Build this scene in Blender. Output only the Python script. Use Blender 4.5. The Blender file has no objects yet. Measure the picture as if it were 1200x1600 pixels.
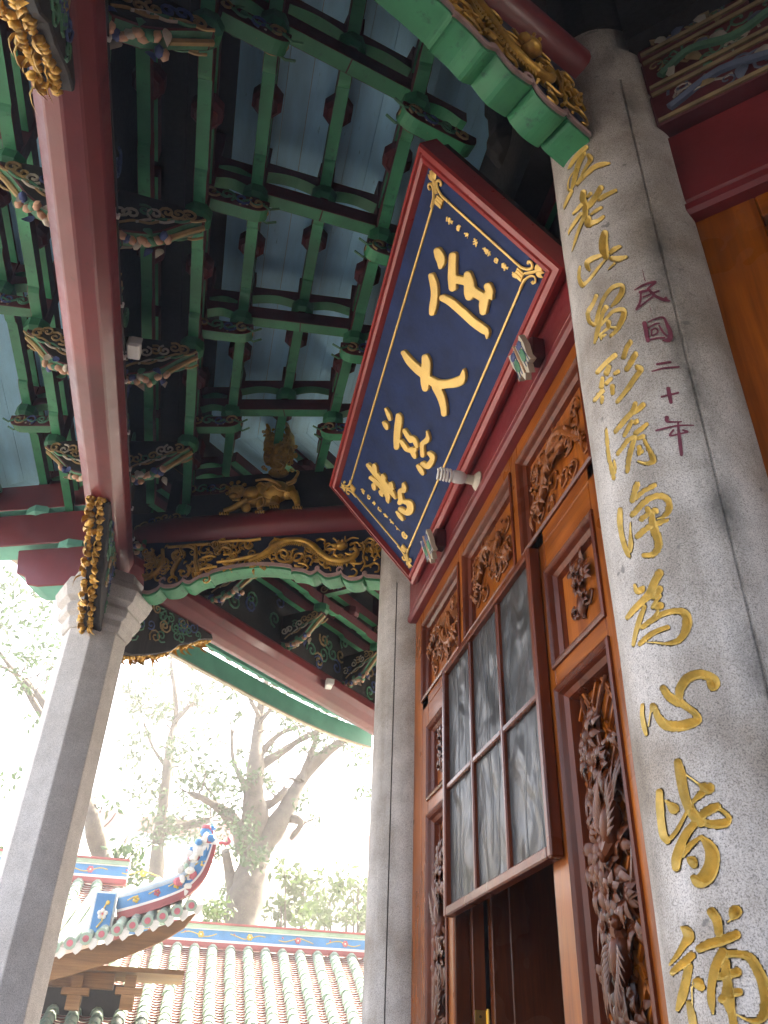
import bpy, bmesh, math, random
import numpy as np
from mathutils import Vector, Matrix

random.seed(7); np.random.seed(7)
PI = math.pi
R = math.radians
C = bpy.context.scene.collection
SC = bpy.context.scene

# ------------------------------------------------------------------ camera
CAMZ = 1.55
FPX = 1300.0                                   # focal length in pixels of the 1200x1600 photograph
CAXES = np.array([[0.97553648, 0.15071533, 0.16004207],      # rows: world x, y, z; columns: camera right, down, forward
                  [-0.21723945, 0.54930548, 0.8068894],
                  [0.03369862, -0.8219175, 0.56860885]])
CPOS = np.array([0.0, 0.0, CAMZ])
cam_data = bpy.data.cameras.new('camera')
cam = bpy.data.objects.new('camera', cam_data)
C.objects.link(cam)
cam_data.sensor_fit = 'VERTICAL'
cam_data.sensor_height = 24.0
cam_data.lens = FPX / 1600.0 * 24.0
cam_data.clip_start = 0.05
cam_data.clip_end = 600.0
m4 = Matrix.Identity(4)
for i in range(3):
    m4[i][0] = CAXES[i][0]; m4[i][1] = -CAXES[i][1]; m4[i][2] = -CAXES[i][2]; m4[i][3] = CPOS[i]
cam.matrix_world = m4
SC.camera = cam
cam_data.dof.use_dof = False

# ------------------------------------------------------------------ sky, sun, exposure
SUN_EL, SUN_DIR = 54.0, (0.55, 0.36)           # where the sun stands: high over the hall, ahead and to the right
az = math.atan2(SUN_DIR[0], SUN_DIR[1])
world = bpy.data.worlds.new('World'); SC.world = world; world.use_nodes = True
wn = world.node_tree.nodes; wl = world.node_tree.links
for n in list(wn): wn.remove(n)
sky = wn.new('ShaderNodeTexSky'); sky.sky_type = 'NISHITA'; sky.sun_disc = False
sky.sun_elevation = R(SUN_EL); sky.sun_rotation = az
sky.air_density = 1.0; sky.dust_density = 4.0; sky.ozone_density = 1.0
bg = wn.new('ShaderNodeBackground'); bg.inputs['Strength'].default_value = 0.15
wo = wn.new('ShaderNodeOutputWorld')
wl.new(sky.outputs[0], bg.inputs[0]); wl.new(bg.outputs[0], wo.inputs[0])
sd = bpy.data.lights.new('sun', 'SUN'); sd.energy = 5.0; sd.angle = R(0.53); sd.color = (1.0, 0.95, 0.88)
sun = bpy.data.objects.new('sun', sd); C.objects.link(sun)
ch = math.cos(R(SUN_EL)); hl = math.hypot(*SUN_DIR)
sv = Vector((SUN_DIR[0] / hl * ch, SUN_DIR[1] / hl * ch, math.sin(R(SUN_EL))))
sun.rotation_euler = sv.to_track_quat('Z', 'Y').to_euler()
SC.view_settings.view_transform = 'Standard'; SC.view_settings.look = 'None'
SC.view_settings.gamma = 1.0; SC.view_settings.use_curve_mapping = False
SC.view_settings.exposure = 3.15
SC.view_settings.use_white_balance = True; SC.view_settings.white_balance_temperature = 7800; SC.view_settings.white_balance_tint = 12
SC.cycles.max_bounces = 9; SC.cycles.diffuse_bounces = 6; SC.cycles.glossy_bounces = 4
SC.cycles.transparent_max_bounces = 16
try:
    SC.cycles.use_denoising = True
    SC.cycles.use_adaptive_sampling = True
except Exception:
    pass

# ------------------------------------------------------------------ photograph pixel <-> place (only to read positions off known planes)
def ray(px, py):
    return CAXES @ np.array([px - 600.0, py - 800.0, FPX])
def at_ax(px, py, ax, v):
    d = ray(px, py); return CPOS + d * ((v - CPOS[ax]) / d[ax])
def at_pl(px, py, p0, n):
    d = ray(px, py); n = np.asarray(n, float)
    return CPOS + d * (np.dot(np.asarray(p0, float) - CPOS, n) / np.dot(d, n))
def to_px(P):
    q = (np.asarray(P) - CPOS) @ CAXES
    return 600 + FPX * q[..., 0] / q[..., 2], 800 + FPX * q[..., 1] / q[..., 2]

# ------------------------------------------------------------------ materials
def nt(name):
    m = bpy.data.materials.new(name); m.use_nodes = True
    t = m.node_tree; b = t.nodes['Principled BSDF']
    return m, t, b
def setin(b, **k):
    for a, v in k.items():
        if a in b.inputs: b.inputs[a].default_value = v
def coords(t, scale=(1, 1, 1)):
    tc = t.nodes.new('ShaderNodeTexCoord'); mp = t.nodes.new('ShaderNodeMapping')
    mp.inputs['Scale'].default_value = scale
    t.links.new(tc.outputs['Object'], mp.inputs['Vector']); return mp.outputs['Vector']
def noise(t, vec, scale, detail=4, rough=0.55, dist=0.0):
    n = t.nodes.new('ShaderNodeTexNoise'); n.inputs['Scale'].default_value = scale
    n.inputs['Detail'].default_value = detail; n.inputs['Roughness'].default_value = rough
    n.inputs['Distortion'].default_value = dist
    t.links.new(vec, n.inputs['Vector']); return n.outputs['Fac']
def ramp(t, fac, stops):
    r = t.nodes.new('ShaderNodeValToRGB'); e = r.color_ramp.elements
    while len(e) < len(stops): e.new(0.5)
    for el, (p, c) in zip(e, stops):
        el.position = p; el.color = (c[0], c[1], c[2], 1) if hasattr(c, '__len__') else (c, c, c, 1)
    t.links.new(fac, r.inputs['Fac']); return r.outputs['Color']
def mixc(t, a, b, fac, mode='MIX'):
    m = t.nodes.new('ShaderNodeMix'); m.data_type = 'RGBA'; m.blend_type = mode
    for s, v in ((m.inputs['Factor'], fac), (m.inputs['A'], a), (m.inputs['B'], b)):
        if hasattr(v, 'links') or hasattr(v, 'is_linked'): t.links.new(v, s)
        elif hasattr(v, '__len__'): s.default_value = (v[0], v[1], v[2], 1)
        else: s.default_value = v
    return m.outputs['Result']
def bump(t, b, h, strength=0.2, dist=0.01):
    n = t.nodes.new('ShaderNodeBump'); n.inputs['Strength'].default_value = strength; n.inputs['Distance'].default_value = dist
    t.links.new(h, n.inputs['Height']); t.links.new(n.outputs['Normal'], b.inputs['Normal'])
def paint(name, col, rough=0.5, var=0.25, scale=6.0, worn=None, wornamt=0.62, bmp=0.15, coat=0.0, metal=0.0, stretch=(1, 1, 1), dust=0.0):
    m, t, b = nt(name); v = coords(t, stretch)
    n1 = noise(t, v, scale, 5); n2 = noise(t, v, scale * 7, 4, 0.65)
    dark = tuple(c * (1 - var) for c in col); light = tuple(min(1, c * (1 + var)) for c in col)
    c1 = ramp(t, n1, [(0.3, dark), (0.7, light)])
    if dust:
        n3 = noise(t, v, scale * 0.35, 4, 0.6); c1 = mixc(t, c1, ramp(t, n3, [(0.38, (0.50, 0.47, 0.44)), (0.60, (1, 1, 1))]), dust, 'MULTIPLY')
    if worn is not None:
        c1 = mixc(t, c1, worn, ramp(t, n2, [(wornamt, 0), (wornamt + 0.12, 0.8)]))
    t.links.new(c1, b.inputs['Base Color'])
    rr = ramp(t, n2, [(0.3, max(0.05, rough - 0.1)), (0.75, min(1, rough + 0.12))]); t.links.new(rr, b.inputs['Roughness'])
    setin(b, Metallic=metal); setin(b, **{'Coat Weight': coat, 'Coat Roughness': 0.15})
    bump(t, b, n2, bmp, 0.004)
    return m
def wood(name, c_dark, c_light, rough=0.35, coat=0.5, axis=2, sc=1.0):
    m, t, b = nt(name)
    s = [14 * sc, 14 * sc, 14 * sc]; s[axis] = 1.1 * sc
    v = coords(t, tuple(s)); g = noise(t, v, 1.0, 6, 0.6, 1.2)
    v2 = coords(t, (1, 1, 1)); big = noise(t, v2, 2.3, 3)
    fine = [90, 90, 90]; fine[axis] = 3
    f = noise(t, coords(t, tuple(fine)), 1.0, 3, 0.6)
    c1 = ramp(t, g, [(0.3, c_dark), (0.55, tuple((a + b2) / 2 for a, b2 in zip(c_dark, c_light))), (0.75, c_light)])
    c1 = mixc(t, c1, ramp(t, big, [(0.3, 0.65), (0.7, 1.25)]), 0.8, 'MULTIPLY')
    c1 = mixc(t, c1, ramp(t, f, [(0.35, 0.7), (0.6, 1.05)]), 0.6, 'MULTIPLY')
    t.links.new(c1, b.inputs['Base Color'])
    rr = ramp(t, big, [(0.3, rough - 0.08), (0.7, rough + 0.12)]); t.links.new(rr, b.inputs['Roughness'])
    setin(b, **{'Coat Weight': coat, 'Coat Roughness': 0.12, 'Specular IOR Level': 0.22})
    bump(t, b, f, 0.08, 0.002)
    return m
def granite(name, base, spots, stain=0.35, joint=None):
    m, t, b = nt(name); v = coords(t)
    n1 = noise(t, v, 330, 3, 0.7); n2 = noise(t, v, 150, 4, 0.7); n3 = noise(t, v, 2.2, 5, 0.6); n4 = noise(t, v, 14, 4)
    c1 = ramp(t, n1, [(0.34, tuple(x * 0.42 for x in base)), (0.46, base), (0.62, tuple(min(1, x * 1.35) for x in base))])
    c2 = mixc(t, c1, spots, ramp(t, n2, [(0.57, 0), (0.68, 0.6)]))
    vs = coords(t, (7, 7, 0.55)); streak = noise(t, vs, 1.0, 4, 0.6)
    c3 = mixc(t, c2, ramp(t, n3, [(0.36, (0.55, 0.49, 0.42)), (0.60, (1, 1, 1))]), min(1.0, stain * 1.5), 'MULTIPLY')
    c3 = mixc(t, c3, ramp(t, streak, [(0.32, (0.52, 0.49, 0.45)), (0.52, (1, 1, 1))]), stain, 'MULTIPLY')
    c3 = mixc(t, c3, ramp(t, n4, [(0.3, 0.85), (0.7, 1.1)]), 0.7, 'MULTIPLY')
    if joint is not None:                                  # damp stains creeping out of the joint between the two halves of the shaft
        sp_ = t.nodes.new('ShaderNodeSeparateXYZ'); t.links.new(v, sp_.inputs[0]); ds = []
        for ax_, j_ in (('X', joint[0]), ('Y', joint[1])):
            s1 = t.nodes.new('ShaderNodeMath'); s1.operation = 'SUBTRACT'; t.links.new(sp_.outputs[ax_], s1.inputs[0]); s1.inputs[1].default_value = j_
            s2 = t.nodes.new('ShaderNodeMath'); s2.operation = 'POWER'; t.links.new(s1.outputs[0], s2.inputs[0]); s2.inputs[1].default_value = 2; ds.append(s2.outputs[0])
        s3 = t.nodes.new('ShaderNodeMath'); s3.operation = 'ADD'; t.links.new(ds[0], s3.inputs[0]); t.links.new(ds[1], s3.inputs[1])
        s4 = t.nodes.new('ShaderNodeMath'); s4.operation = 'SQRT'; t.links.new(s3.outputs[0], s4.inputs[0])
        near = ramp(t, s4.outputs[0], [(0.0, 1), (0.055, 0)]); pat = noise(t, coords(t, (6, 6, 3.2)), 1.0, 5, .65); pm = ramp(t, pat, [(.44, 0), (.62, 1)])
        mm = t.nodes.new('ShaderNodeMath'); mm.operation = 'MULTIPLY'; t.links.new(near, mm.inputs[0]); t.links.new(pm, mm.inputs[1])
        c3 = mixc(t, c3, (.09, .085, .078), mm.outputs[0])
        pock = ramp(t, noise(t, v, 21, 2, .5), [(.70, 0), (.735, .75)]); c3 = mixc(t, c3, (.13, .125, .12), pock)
    t.links.new(c3, b.inputs['Base Color']); setin(b, Roughness=0.78)
    bump(t, b, n2, 0.25, 0.003)
    return m
def plain(name, col, rough=0.6, metal=0.0, em=None, es=1.0):
    m, t, b = nt(name); setin(b, Roughness=rough, Metallic=metal); b.inputs['Base Color'].default_value = (*col, 1)
    if em: b.inputs['Emission Color'].default_value = (*em, 1); b.inputs['Emission Strength'].default_value = es
    return m

M = {}
M['red'] = paint('red_lacquer', (0.19, 0.020, 0.024), 0.42, 0.28, 2.2, worn=(0.10, 0.02, 0.02), wornamt=0.64, coat=0.2, bmp=0.3, dust=.5)
M['red_dark'] = paint('red_paint_matt', (0.085, 0.009, 0.013), 0.65, 0.3, 5)
M['green'] = paint('green_paint', (0.030, 0.235, 0.105), 0.55, 0.35, 3.5, worn=(0.020, 0.090, 0.055), wornamt=0.58, dust=.8)
M['teal'] = paint('pale_green_paint', (0.12, 0.38, 0.29), 0.55, 0.2, 4)
M['navy'] = paint('navy_field', (0.009, 0.028, 0.105), 0.6, 0.3, 9, bmp=0.08)
for _n in M['navy'].node_tree.nodes:
    if _n.type == 'BSDF_PRINCIPLED': _n.inputs['Specular IOR Level'].default_value = .25
M['darkblue'] = paint('dark_blue_ground', (0.012, 0.016, 0.04), 0.6, 0.3, 9)
M['goldpaint'] = paint('gold_leaf_flat', (0.86, 0.58, 0.18), 0.42, 0.12, 8, metal=0.25, bmp=0.1)
M['gold'] = paint('aged_gold_leaf', (0.55, 0.31, 0.06), 0.38, 0.4, 12, worn=(0.10, 0.05, 0.015), wornamt=0.60, metal=0.45, bmp=0.3)
M['goldcut'] = paint('gold_paint_in_cuts', (0.62, 0.42, 0.11), 0.45, 0.25, 30, worn=(0.18, 0.10, 0.03), wornamt=0.66, metal=0.12, bmp=0.4)
M['purple'] = paint('purple_red_ink', (0.16, 0.03, 0.055), 0.7, 0.35, 40, bmp=0.1)
M['wood'] = wood('varnished_wood', (0.17, 0.036, 0.004), (0.43, 0.118, 0.012), rough=.30, coat=.12)
M['woodh'] = wood('varnished_wood_across', (0.17, 0.036, 0.004), (0.43, 0.118, 0.012), rough=.30, axis=1, coat=.12)
M['carve'] = wood('carved_dark_wood', (0.060, 0.013, 0.004), (0.15, 0.036, 0.009), rough=0.24, coat=0.0, sc=2)
M['mould'] = wood('red_brown_moulding', (0.085, 0.016, 0.006), (0.19, 0.038, 0.010), rough=0.28, coat=0.1)
M['pcarve'] = wood('relief_wood', (0.17, 0.045, 0.010), (0.33, 0.10, 0.022), rough=0.28, coat=0.0, sc=2)
M['granite'] = granite('column_granite', (0.46, 0.43, 0.41), (0.18, 0.165, 0.155), 0.6)
M['granite2'] = granite('porch_column_granite', (0.56, 0.535, 0.52), (0.34, 0.32, 0.31), 0.2)
M['board'] = paint('blue_ceiling_paint', (0.34, 0.66, 0.84), 0.6, 0.18, 3.5, worn=(0.10, 0.22, 0.28), wornamt=0.66, stretch=(3, 0.6, 1))
M['nearblack'] = paint('near_black_matt', (0.018, 0.014, 0.012), 0.8, 0.4, 6)  # near-black tone, in places standing in for shade
M['pink'] = paint('faded_pink_rim', (0.42, 0.27, 0.25), 0.6, 0.25, 12)
M['peach'] = paint('peach_petal', (0.52, 0.30, 0.19), 0.6, 0.25, 15)
M['cream'] = paint('cream_paint', (0.50, 0.45, 0.36), 0.6, 0.2, 12)
M['leafg'] = paint('carved_leaf_green', (0.06, 0.20, 0.11), 0.6, 0.35, 15)
M['cblue'] = paint('carved_blue', (0.05, 0.075, 0.20), 0.6, 0.35, 15)
M['ochre'] = paint('ochre_line', (0.34, 0.22, 0.09), 0.55, 0.3, 15)
M['white'] = paint('white_plastic', (0.72, 0.72, 0.70), 0.4, 0.06, 5, bmp=0.03)
M['cable'] = plain('black_cable', (0.02, 0.02, 0.022), 0.5)
M['brass'] = plain('brass', (0.75, 0.50, 0.12), 0.3, 0.9)
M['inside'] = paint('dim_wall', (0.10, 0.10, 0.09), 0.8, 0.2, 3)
M['floor'] = paint('stone_paving', (0.13, 0.12, 0.115), 0.7, 0.15, 3)

# ------------------------------------------------------------------ mesh builder
WORG = {}                                      # world origin of every object that parents others
class MB:
    def __init__(s): s.v = []; s.f = []; s.m = []
    def add(s, vs, fs, mi=0):
        b = len(s.v); s.v.extend([tuple(map(float, p)) for p in vs])
        if hasattr(mi, '__len__'):
            s.m.extend(mi)
        else:
            s.m.extend([mi] * len(fs))
        s.f.extend([tuple(b + i for i in f) for f in fs])
    def box(s, lo, hi, mi=0, bot=None, fr=None):
        """box in an optional frame fr=(origin, ex, ey, ez); bot: material of the underside"""
        x0, y0, z0 = lo; x1, y1, z1 = hi
        p = [(x0, y0, z0), (x1, y0, z0), (x1, y1, z0), (x0, y1, z0), (x0, y0, z1), (x1, y0, z1), (x1, y1, z1), (x0, y1, z1)]
        if fr is not None: p = [tuple(fr[0][k] + a * fr[1][k] + b * fr[2][k] + c * fr[3][k] for k in range(3)) for a, b, c in p]
        f = [(3, 2, 1, 0), (4, 5, 6, 7), (0, 1, 5, 4), (1, 2, 6, 5), (2, 3, 7, 6), (3, 0, 4, 7)]
        s.add(p, f, [mi if bot is None else bot] + [mi] * 5)
    def prism(s, poly, org, ea, eb, en, t0, t1, mi=0, side=None, sidefn=None):
        """polygon poly in plane (ea, eb) through org, extruded along en from t0 to t1"""
        org, ea, eb, en = map(np.asarray, (org, ea, eb, en)); n = len(poly)
        a = [org + x * ea + y * eb + t0 * en for x, y in poly]; b = [org + x * ea + y * eb + t1 * en for x, y in poly]
        fs = [tuple(range(n))[::-1], tuple(range(n, 2 * n))]; ms = [mi, mi]
        for i in range(n):
            j = (i + 1) % n; fs.append((i, j, n + j, n + i))
            ms.append(mi if side is None else (side if sidefn is None or sidefn(poly[i], poly[j]) else mi))
        s.add(a + b, fs, ms)
    def tube(s, pts, rad, n=6, mi=0, cap=True, flat=1.0, up=None):
        pts = [np.asarray(p, float) for p in pts]; k = len(pts)
        if not hasattr(rad, '__len__'): rad = [rad] * k
        tang = [pts[min(i + 1, k - 1)] - pts[max(i - 1, 0)] for i in range(k)]
        tang = [t / (np.linalg.norm(t) + 1e-12) for t in tang]
        u = np.asarray(up, float) if up is not None else (np.array([0, 0, 1.0]) if abs(tang[0][2]) < 0.9 else np.array([1.0, 0, 0]))
        vs = []
        for i in range(k):
            w = np.cross(tang[i], u); w /= (np.linalg.norm(w) + 1e-12); h = np.cross(w, tang[i])
            if up is None: u = h
            for j in range(n):
                a = 2 * PI * j / n; vs.append(pts[i] + rad[i] * (math.cos(a) * w + flat * math.sin(a) * h))
        fs = [(i * n + j, i * n + (j + 1) % n, (i + 1) * n + (j + 1) % n, (i + 1) * n + j) for i in range(k - 1) for j in range(n)]
        if cap: fs += [tuple(range(n))[::-1], tuple((k - 1) * n + j for j in range(n))]
        s.add(vs, fs, mi)
    def lathe(s, prof, org=(0, 0, 0), ax=(0, 0, 1), n=16, mi=0, ang0=0.0):
        ax = Vector(ax).normalized(); u = ax.orthogonal().normalized() if abs(ax.z) < 0.99 else Vector((1, 0, 0)); w = ax.cross(u)
        o = Vector(org); vs = []
        for r, h in prof:
            for j in range(n):
                a = ang0 + 2 * PI * j / n; vs.append(o + ax * h + (u * math.cos(a) + w * math.sin(a)) * r)
        k = len(prof)
        fs = [(i * n + j, i * n + (j + 1) % n, (i + 1) * n + (j + 1) % n, (i + 1) * n + j) for i in range(k - 1) for j in range(n)]
        fs += [tuple(range(n))[::-1], tuple((k - 1) * n + j for j in range(n))]
        s.add(vs, fs, mi)
    def blob(s, c, r, fr=None, mi=0, nu=7, nv=5):
        e = np.eye(3) if fr is None else np.asarray(fr, float); c = np.asarray(c, float)
        if not hasattr(r, '__len__'): r = (r, r, r)
        vs = [c + e[2] * r[2]]
        for i in range(1, nv):
            th = PI * i / nv
            for j in range(nu):
                a = 2 * PI * j / nu
                vs.append(c + e[0] * r[0] * math.sin(th) * math.cos(a) + e[1] * r[1] * math.sin(th) * math.sin(a) + e[2] * r[2] * math.cos(th))
        vs.append(c - e[2] * r[2]); L = len(vs) - 1
        fs = [(0, 1 + j, 1 + (j + 1) % nu) for j in range(nu)]
        for i in range(nv - 2):
            for j in range(nu):
                a = 1 + i * nu + j; b = 1 + i * nu + (j + 1) % nu; fs.append((a, a + nu, b + nu, b))
        fs += [(L, 1 + (nv - 2) * nu + (j + 1) % nu, 1 + (nv - 2) * nu + j) for j in range(nu)]
        s.add(vs, fs, mi)
    def leaf(s, c, d, nrm, L, W, bulge=0.25, curl=0.2, mi=0, seg=4):
        """one leaf, petal or feather: folded along its midrib, bent away from nrm"""
        c = np.asarray(c, float); d = np.asarray(d, float); d /= np.linalg.norm(d) + 1e-12
        nrm = np.asarray(nrm, float); nrm = nrm - d * np.dot(nrm, d); nrm /= np.linalg.norm(nrm) + 1e-12
        w = np.cross(nrm, d); vs = []; fs = []
        for i in range(seg + 1):
            t = i / seg; hw = W * math.sin(PI * (0.06 + 0.94 * t) ** 0.8) * 0.5 + 0.0004
            p = c + d * L * t + nrm * (L * (bulge * math.sin(PI * t) - curl * t * t))
            vs += [p - w * hw - nrm * hw * 0.35, p, p + w * hw - nrm * hw * 0.35]
        for i in range(seg):
            a = 3 * i; fs += [(a, a + 1, a + 4, a + 3), (a + 1, a + 2, a + 5, a + 4)]
        s.add(vs, fs, mi)
    def build(s, name, mats, parent=None, smooth=None, bevel=0.0, kind=None):
        me = bpy.data.meshes.new(name)
        o = WORG.get(parent, Vector((0, 0, 0))) if parent is not None else Vector((0, 0, 0))
        vs = s.v if o.length == 0 else [(x - o.x, y - o.y, z - o.z) for x, y, z in s.v]
        me.from_pydata(vs, [], s.f)
        if not isinstance(mats, (list, tuple)): mats = [mats]
        for m in mats: me.materials.append(m)
        if len(mats) > 1: me.polygons.foreach_set('material_index', s.m)
        me.validate()
        bm = bmesh.new(); bm.from_mesh(me)
        if bevel > 0:
            ed = [e for e in bm.edges if len(e.link_faces) == 2 and e.calc_face_angle(0) > 0.5]
            bmesh.ops.bevel(bm, geom=ed, offset=bevel, segments=1, affect='EDGES', profile=0.5, clamp_overlap=True)
        bmesh.ops.recalc_face_normals(bm, faces=bm.faces)
        bm.to_mesh(me); bm.free()
        if smooth is not None:
            me.polygons.foreach_set('use_smooth', [True] * len(me.polygons))
            me.set_sharp_from_angle(angle=R(smooth))
        ob = bpy.data.objects.new(name, me); C.objects.link(ob)
        if parent is not None:
            ob.parent = parent; WORG[ob] = o
        if kind: ob['kind'] = kind
        return ob

def tag(o, label, cat, group=None, kind=None):
    if label: o['label'] = label
    if cat: o['category'] = cat
    if group: o['group'] = group
    if kind or cat: o['kind'] = kind or 'thing'
    return o
def thing(name, label, cat, loc=(0, 0, 0), group=None):
    o = bpy.data.objects.new(name, None); C.objects.link(o); o.empty_display_size = 0.1
    o.location = loc; WORG[o] = Vector(loc); tag(o, label, cat, group); return o
def dup(root, X, label=None, group=None):
    r = root.copy(); C.objects.link(r); r.matrix_basis = X @ root.matrix_basis
    WORG[r] = None
    if label: r['label'] = label
    if group: r['group'] = group
    for ch in [c for c in root.children]:
        c = ch.copy(); C.objects.link(c); c.parent = r
        for g in ch.children:
            d = g.copy(); C.objects.link(d); d.parent = c
    return r
def copy_part(o, parent, X):
    c = o.copy(); C.objects.link(c); c.parent = parent; c.matrix_basis = X @ o.matrix_basis
    for g in o.children:
        d = g.copy(); C.objects.link(d); d.parent = c
    return c
def smooth_line(pts, n=5):
    """Catmull-Rom through points of any dimension"""
    P = [np.asarray(p, float) for p in pts]
    if len(P) < 3: n = max(n, 2)
    Q = [2 * P[0] - P[1]] + P + [2 * P[-1] - P[-2]]; out = []
    for i in range(1, len(Q) - 2):
        a, b, c, d = Q[i - 1:i + 3]
        for k in range(n):
            t = k / n
            out.append(0.5 * (2 * b + (c - a) * t + (2 * a - 5 * b + 4 * c - d) * t * t + (3 * b - a - 3 * c + d) * t ** 3))
    out.append(P[-1]); return out

# ------------------------------------------------------------------ the eight-sided hall: plan
CEN = np.array([4.34, 2.832])                  # centre of the hall
XC, CR = 1.03, 0.2                             # inner columns stand on x = 1.03, radius 0.2
C1 = np.array([1.03, 1.461]); C2 = np.array([1.03, 4.203])
TAN = math.tan(R(22.5))
XO = -0.80                                     # axis of the outer beam
def yrow(x, s): return CEN[1] + s * (CEN[0] - x)
O2 = np.array([XO, yrow(XO, TAN)])
RADD = np.array([-math.cos(R(22.5)), math.sin(R(22.5))])      # radial direction outwards at the far corner
RADN = np.array([-RADD[1], RADD[0]]); RADN = -RADN if RADN[1] > 0 else RADN   # its side that faces the camera
def bayX(k):
    c = Vector((CEN[0], CEN[1], 0))
    return Matrix.Translation(c) @ Matrix.Rotation(R(-45 * k), 4, 'Z') @ Matrix.Translation(-c)
W = 1.0                                        # plane of the wooden door wall

# ================================================================== SETTING
mb = MB(); mb.box((-150, -150, -0.5), (150, 200, 0.0)); g = mb.build('ground', paint('grey_paving', (0.17, 0.165, 0.155), 0.8, 0.15, 0.6)); g['kind'] = 'structure'
def octagon(ap, off=0.0):
    r = ap / math.cos(R(22.5))
    return [(CEN[0] + r * math.cos(R(22.5 + 45 * i)), CEN[1] + r * math.sin(R(22.5 + 45 * i))) for i in range(8)]
mb = MB(); mb.prism(octagon(5.7), (0, 0, 0), (1, 0, 0), (0, 1, 0), (0, 0, 1), 0.0, 0.15)
mb.build('porch_floor', M['floor'])['kind'] = 'structure'
# inner shell of the hall (the two faces with doors are left open)
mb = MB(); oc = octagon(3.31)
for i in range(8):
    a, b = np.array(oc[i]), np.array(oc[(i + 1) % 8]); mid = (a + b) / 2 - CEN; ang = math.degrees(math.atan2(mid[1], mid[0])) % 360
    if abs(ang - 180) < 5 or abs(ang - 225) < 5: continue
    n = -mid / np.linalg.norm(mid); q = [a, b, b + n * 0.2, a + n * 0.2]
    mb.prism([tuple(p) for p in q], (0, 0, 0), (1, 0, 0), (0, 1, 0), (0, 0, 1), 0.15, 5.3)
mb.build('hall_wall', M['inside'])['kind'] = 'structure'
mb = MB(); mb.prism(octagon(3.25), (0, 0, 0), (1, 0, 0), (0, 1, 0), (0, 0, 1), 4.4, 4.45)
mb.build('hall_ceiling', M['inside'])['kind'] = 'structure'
mb = MB()                                                      # main roof over hall and porch, above the painted boards
r0 = octagon(6.35); r1 = octagon(5.2); r2 = octagon(2.5)
def ring(a, b, za, zb): 
    vs = [(x, y, za) for x, y in a] + [(x, y, zb) for x, y in b]; mb.add(vs, [(i, (i + 1) % 8, 8 + (i + 1) % 8, 8 + i) for i in range(8)])
ring(r0, r1, 5.02, 5.52); ring(r1, r2, 5.52, 7.2)
mb.add([(x, y, 7.2) for x, y in r2], [tuple(range(8))])
ring(octagon(2.5), octagon(2.4), 7.2, 10.5); ring(octagon(4.6), octagon(1.4), 10.2, 12.6); ring(octagon(1.4), octagon(1.4), 12.6, 14.2); ring(octagon(2.6), octagon(.1), 14.0, 17.0)
mb.build('hall_roof', plain('roof_clay', (0.25, 0.12, 0.06), 0.8))['kind'] = 'structure'

# ================================================================== writing: strokes traced as (x, y, half width) in enlarged views (origin, scale)
STROKES = {}
def S(key, ox, oy, sc, *strokes): STROKES[key] = [[(ox + x / sc, oy + y / sc, max(r / sc, 0.25)) for x, y, r in st] for st in strokes]
# --- plaque, four large characters
S('p1', 655, 380, 10, [(232, 140, 56), (265, 220, 72), (290, 300, 64), (280, 395, 30)], [(138, 528, 46), (180, 680, 58), (190, 830, 55), (168, 1010, 58), (152, 1110, 44)],
  [(475, 215, 60), (466, 400, 62), (465, 560, 66), (472, 715, 60)], [(500, 580, 62), (660, 610, 66)], [(705, 512, 58), (732, 650, 80), (735, 790, 85), (730, 855, 62)],
  [(740, 740, 78), (830, 800, 70), (930, 860, 70)], [(1020, 695, 58), (1048, 790, 62), (1000, 850, 60), (960, 960, 72), (950, 1090, 56)], [(1060, 840, 45), (1085, 895, 16)],
  [(318, 875, 55), (440, 940, 60), (620, 1095, 62), (800, 1258, 64), (955, 1370, 64), (1008, 1420, 42), (1012, 1505, 14)])
S('p2', 615, 540, 10, [(108, 130, 38), (200, 262, 58), (330, 392, 66), (450, 480, 72)], [(445, 205, 52), (462, 300, 70), (450, 450, 76), (446, 600, 66), (450, 690, 50)],
  [(520, 560, 62), (640, 625, 70), (800, 620, 66), (950, 588, 80), (1020, 540, 60), (1045, 430, 26), (1045, 390, 8)], [(620, 670, 66), (695, 830, 60), (735, 980, 52), (745, 1085, 46)])
S('p3', 585, 630, 12, [(152, 125, 18), (205, 230, 36), (240, 328, 30)], [(122, 385, 28), (160, 440, 44), (186, 500, 28)], [(390, 245, 36), (405, 320, 64), (385, 500, 65), (370, 700, 60), (365, 850, 50)],
  [(510, 540, 38), (570, 640, 42), (630, 730, 40)], [(640, 670, 38), (700, 725, 45), (745, 835, 32)], [(450, 740, 35), (510, 830, 42), (560, 895, 40), (650, 920, 46), (690, 990, 46), (712, 1045, 26)],
  [(640, 890, 42), (710, 900, 40)], [(930, 548, 14), (946, 640, 32), (930, 720, 52), (850, 785, 45), (845, 880, 38), (850, 960, 42), (856, 1010, 38)],
  [(970, 960, 34), (1030, 1020, 50), (1040, 1080, 46), (980, 1180, 60), (940, 1218, 42), (850, 1160, 42)], [(762, 1200, 32), (820, 1280, 45), (860, 1352, 30)])
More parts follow.
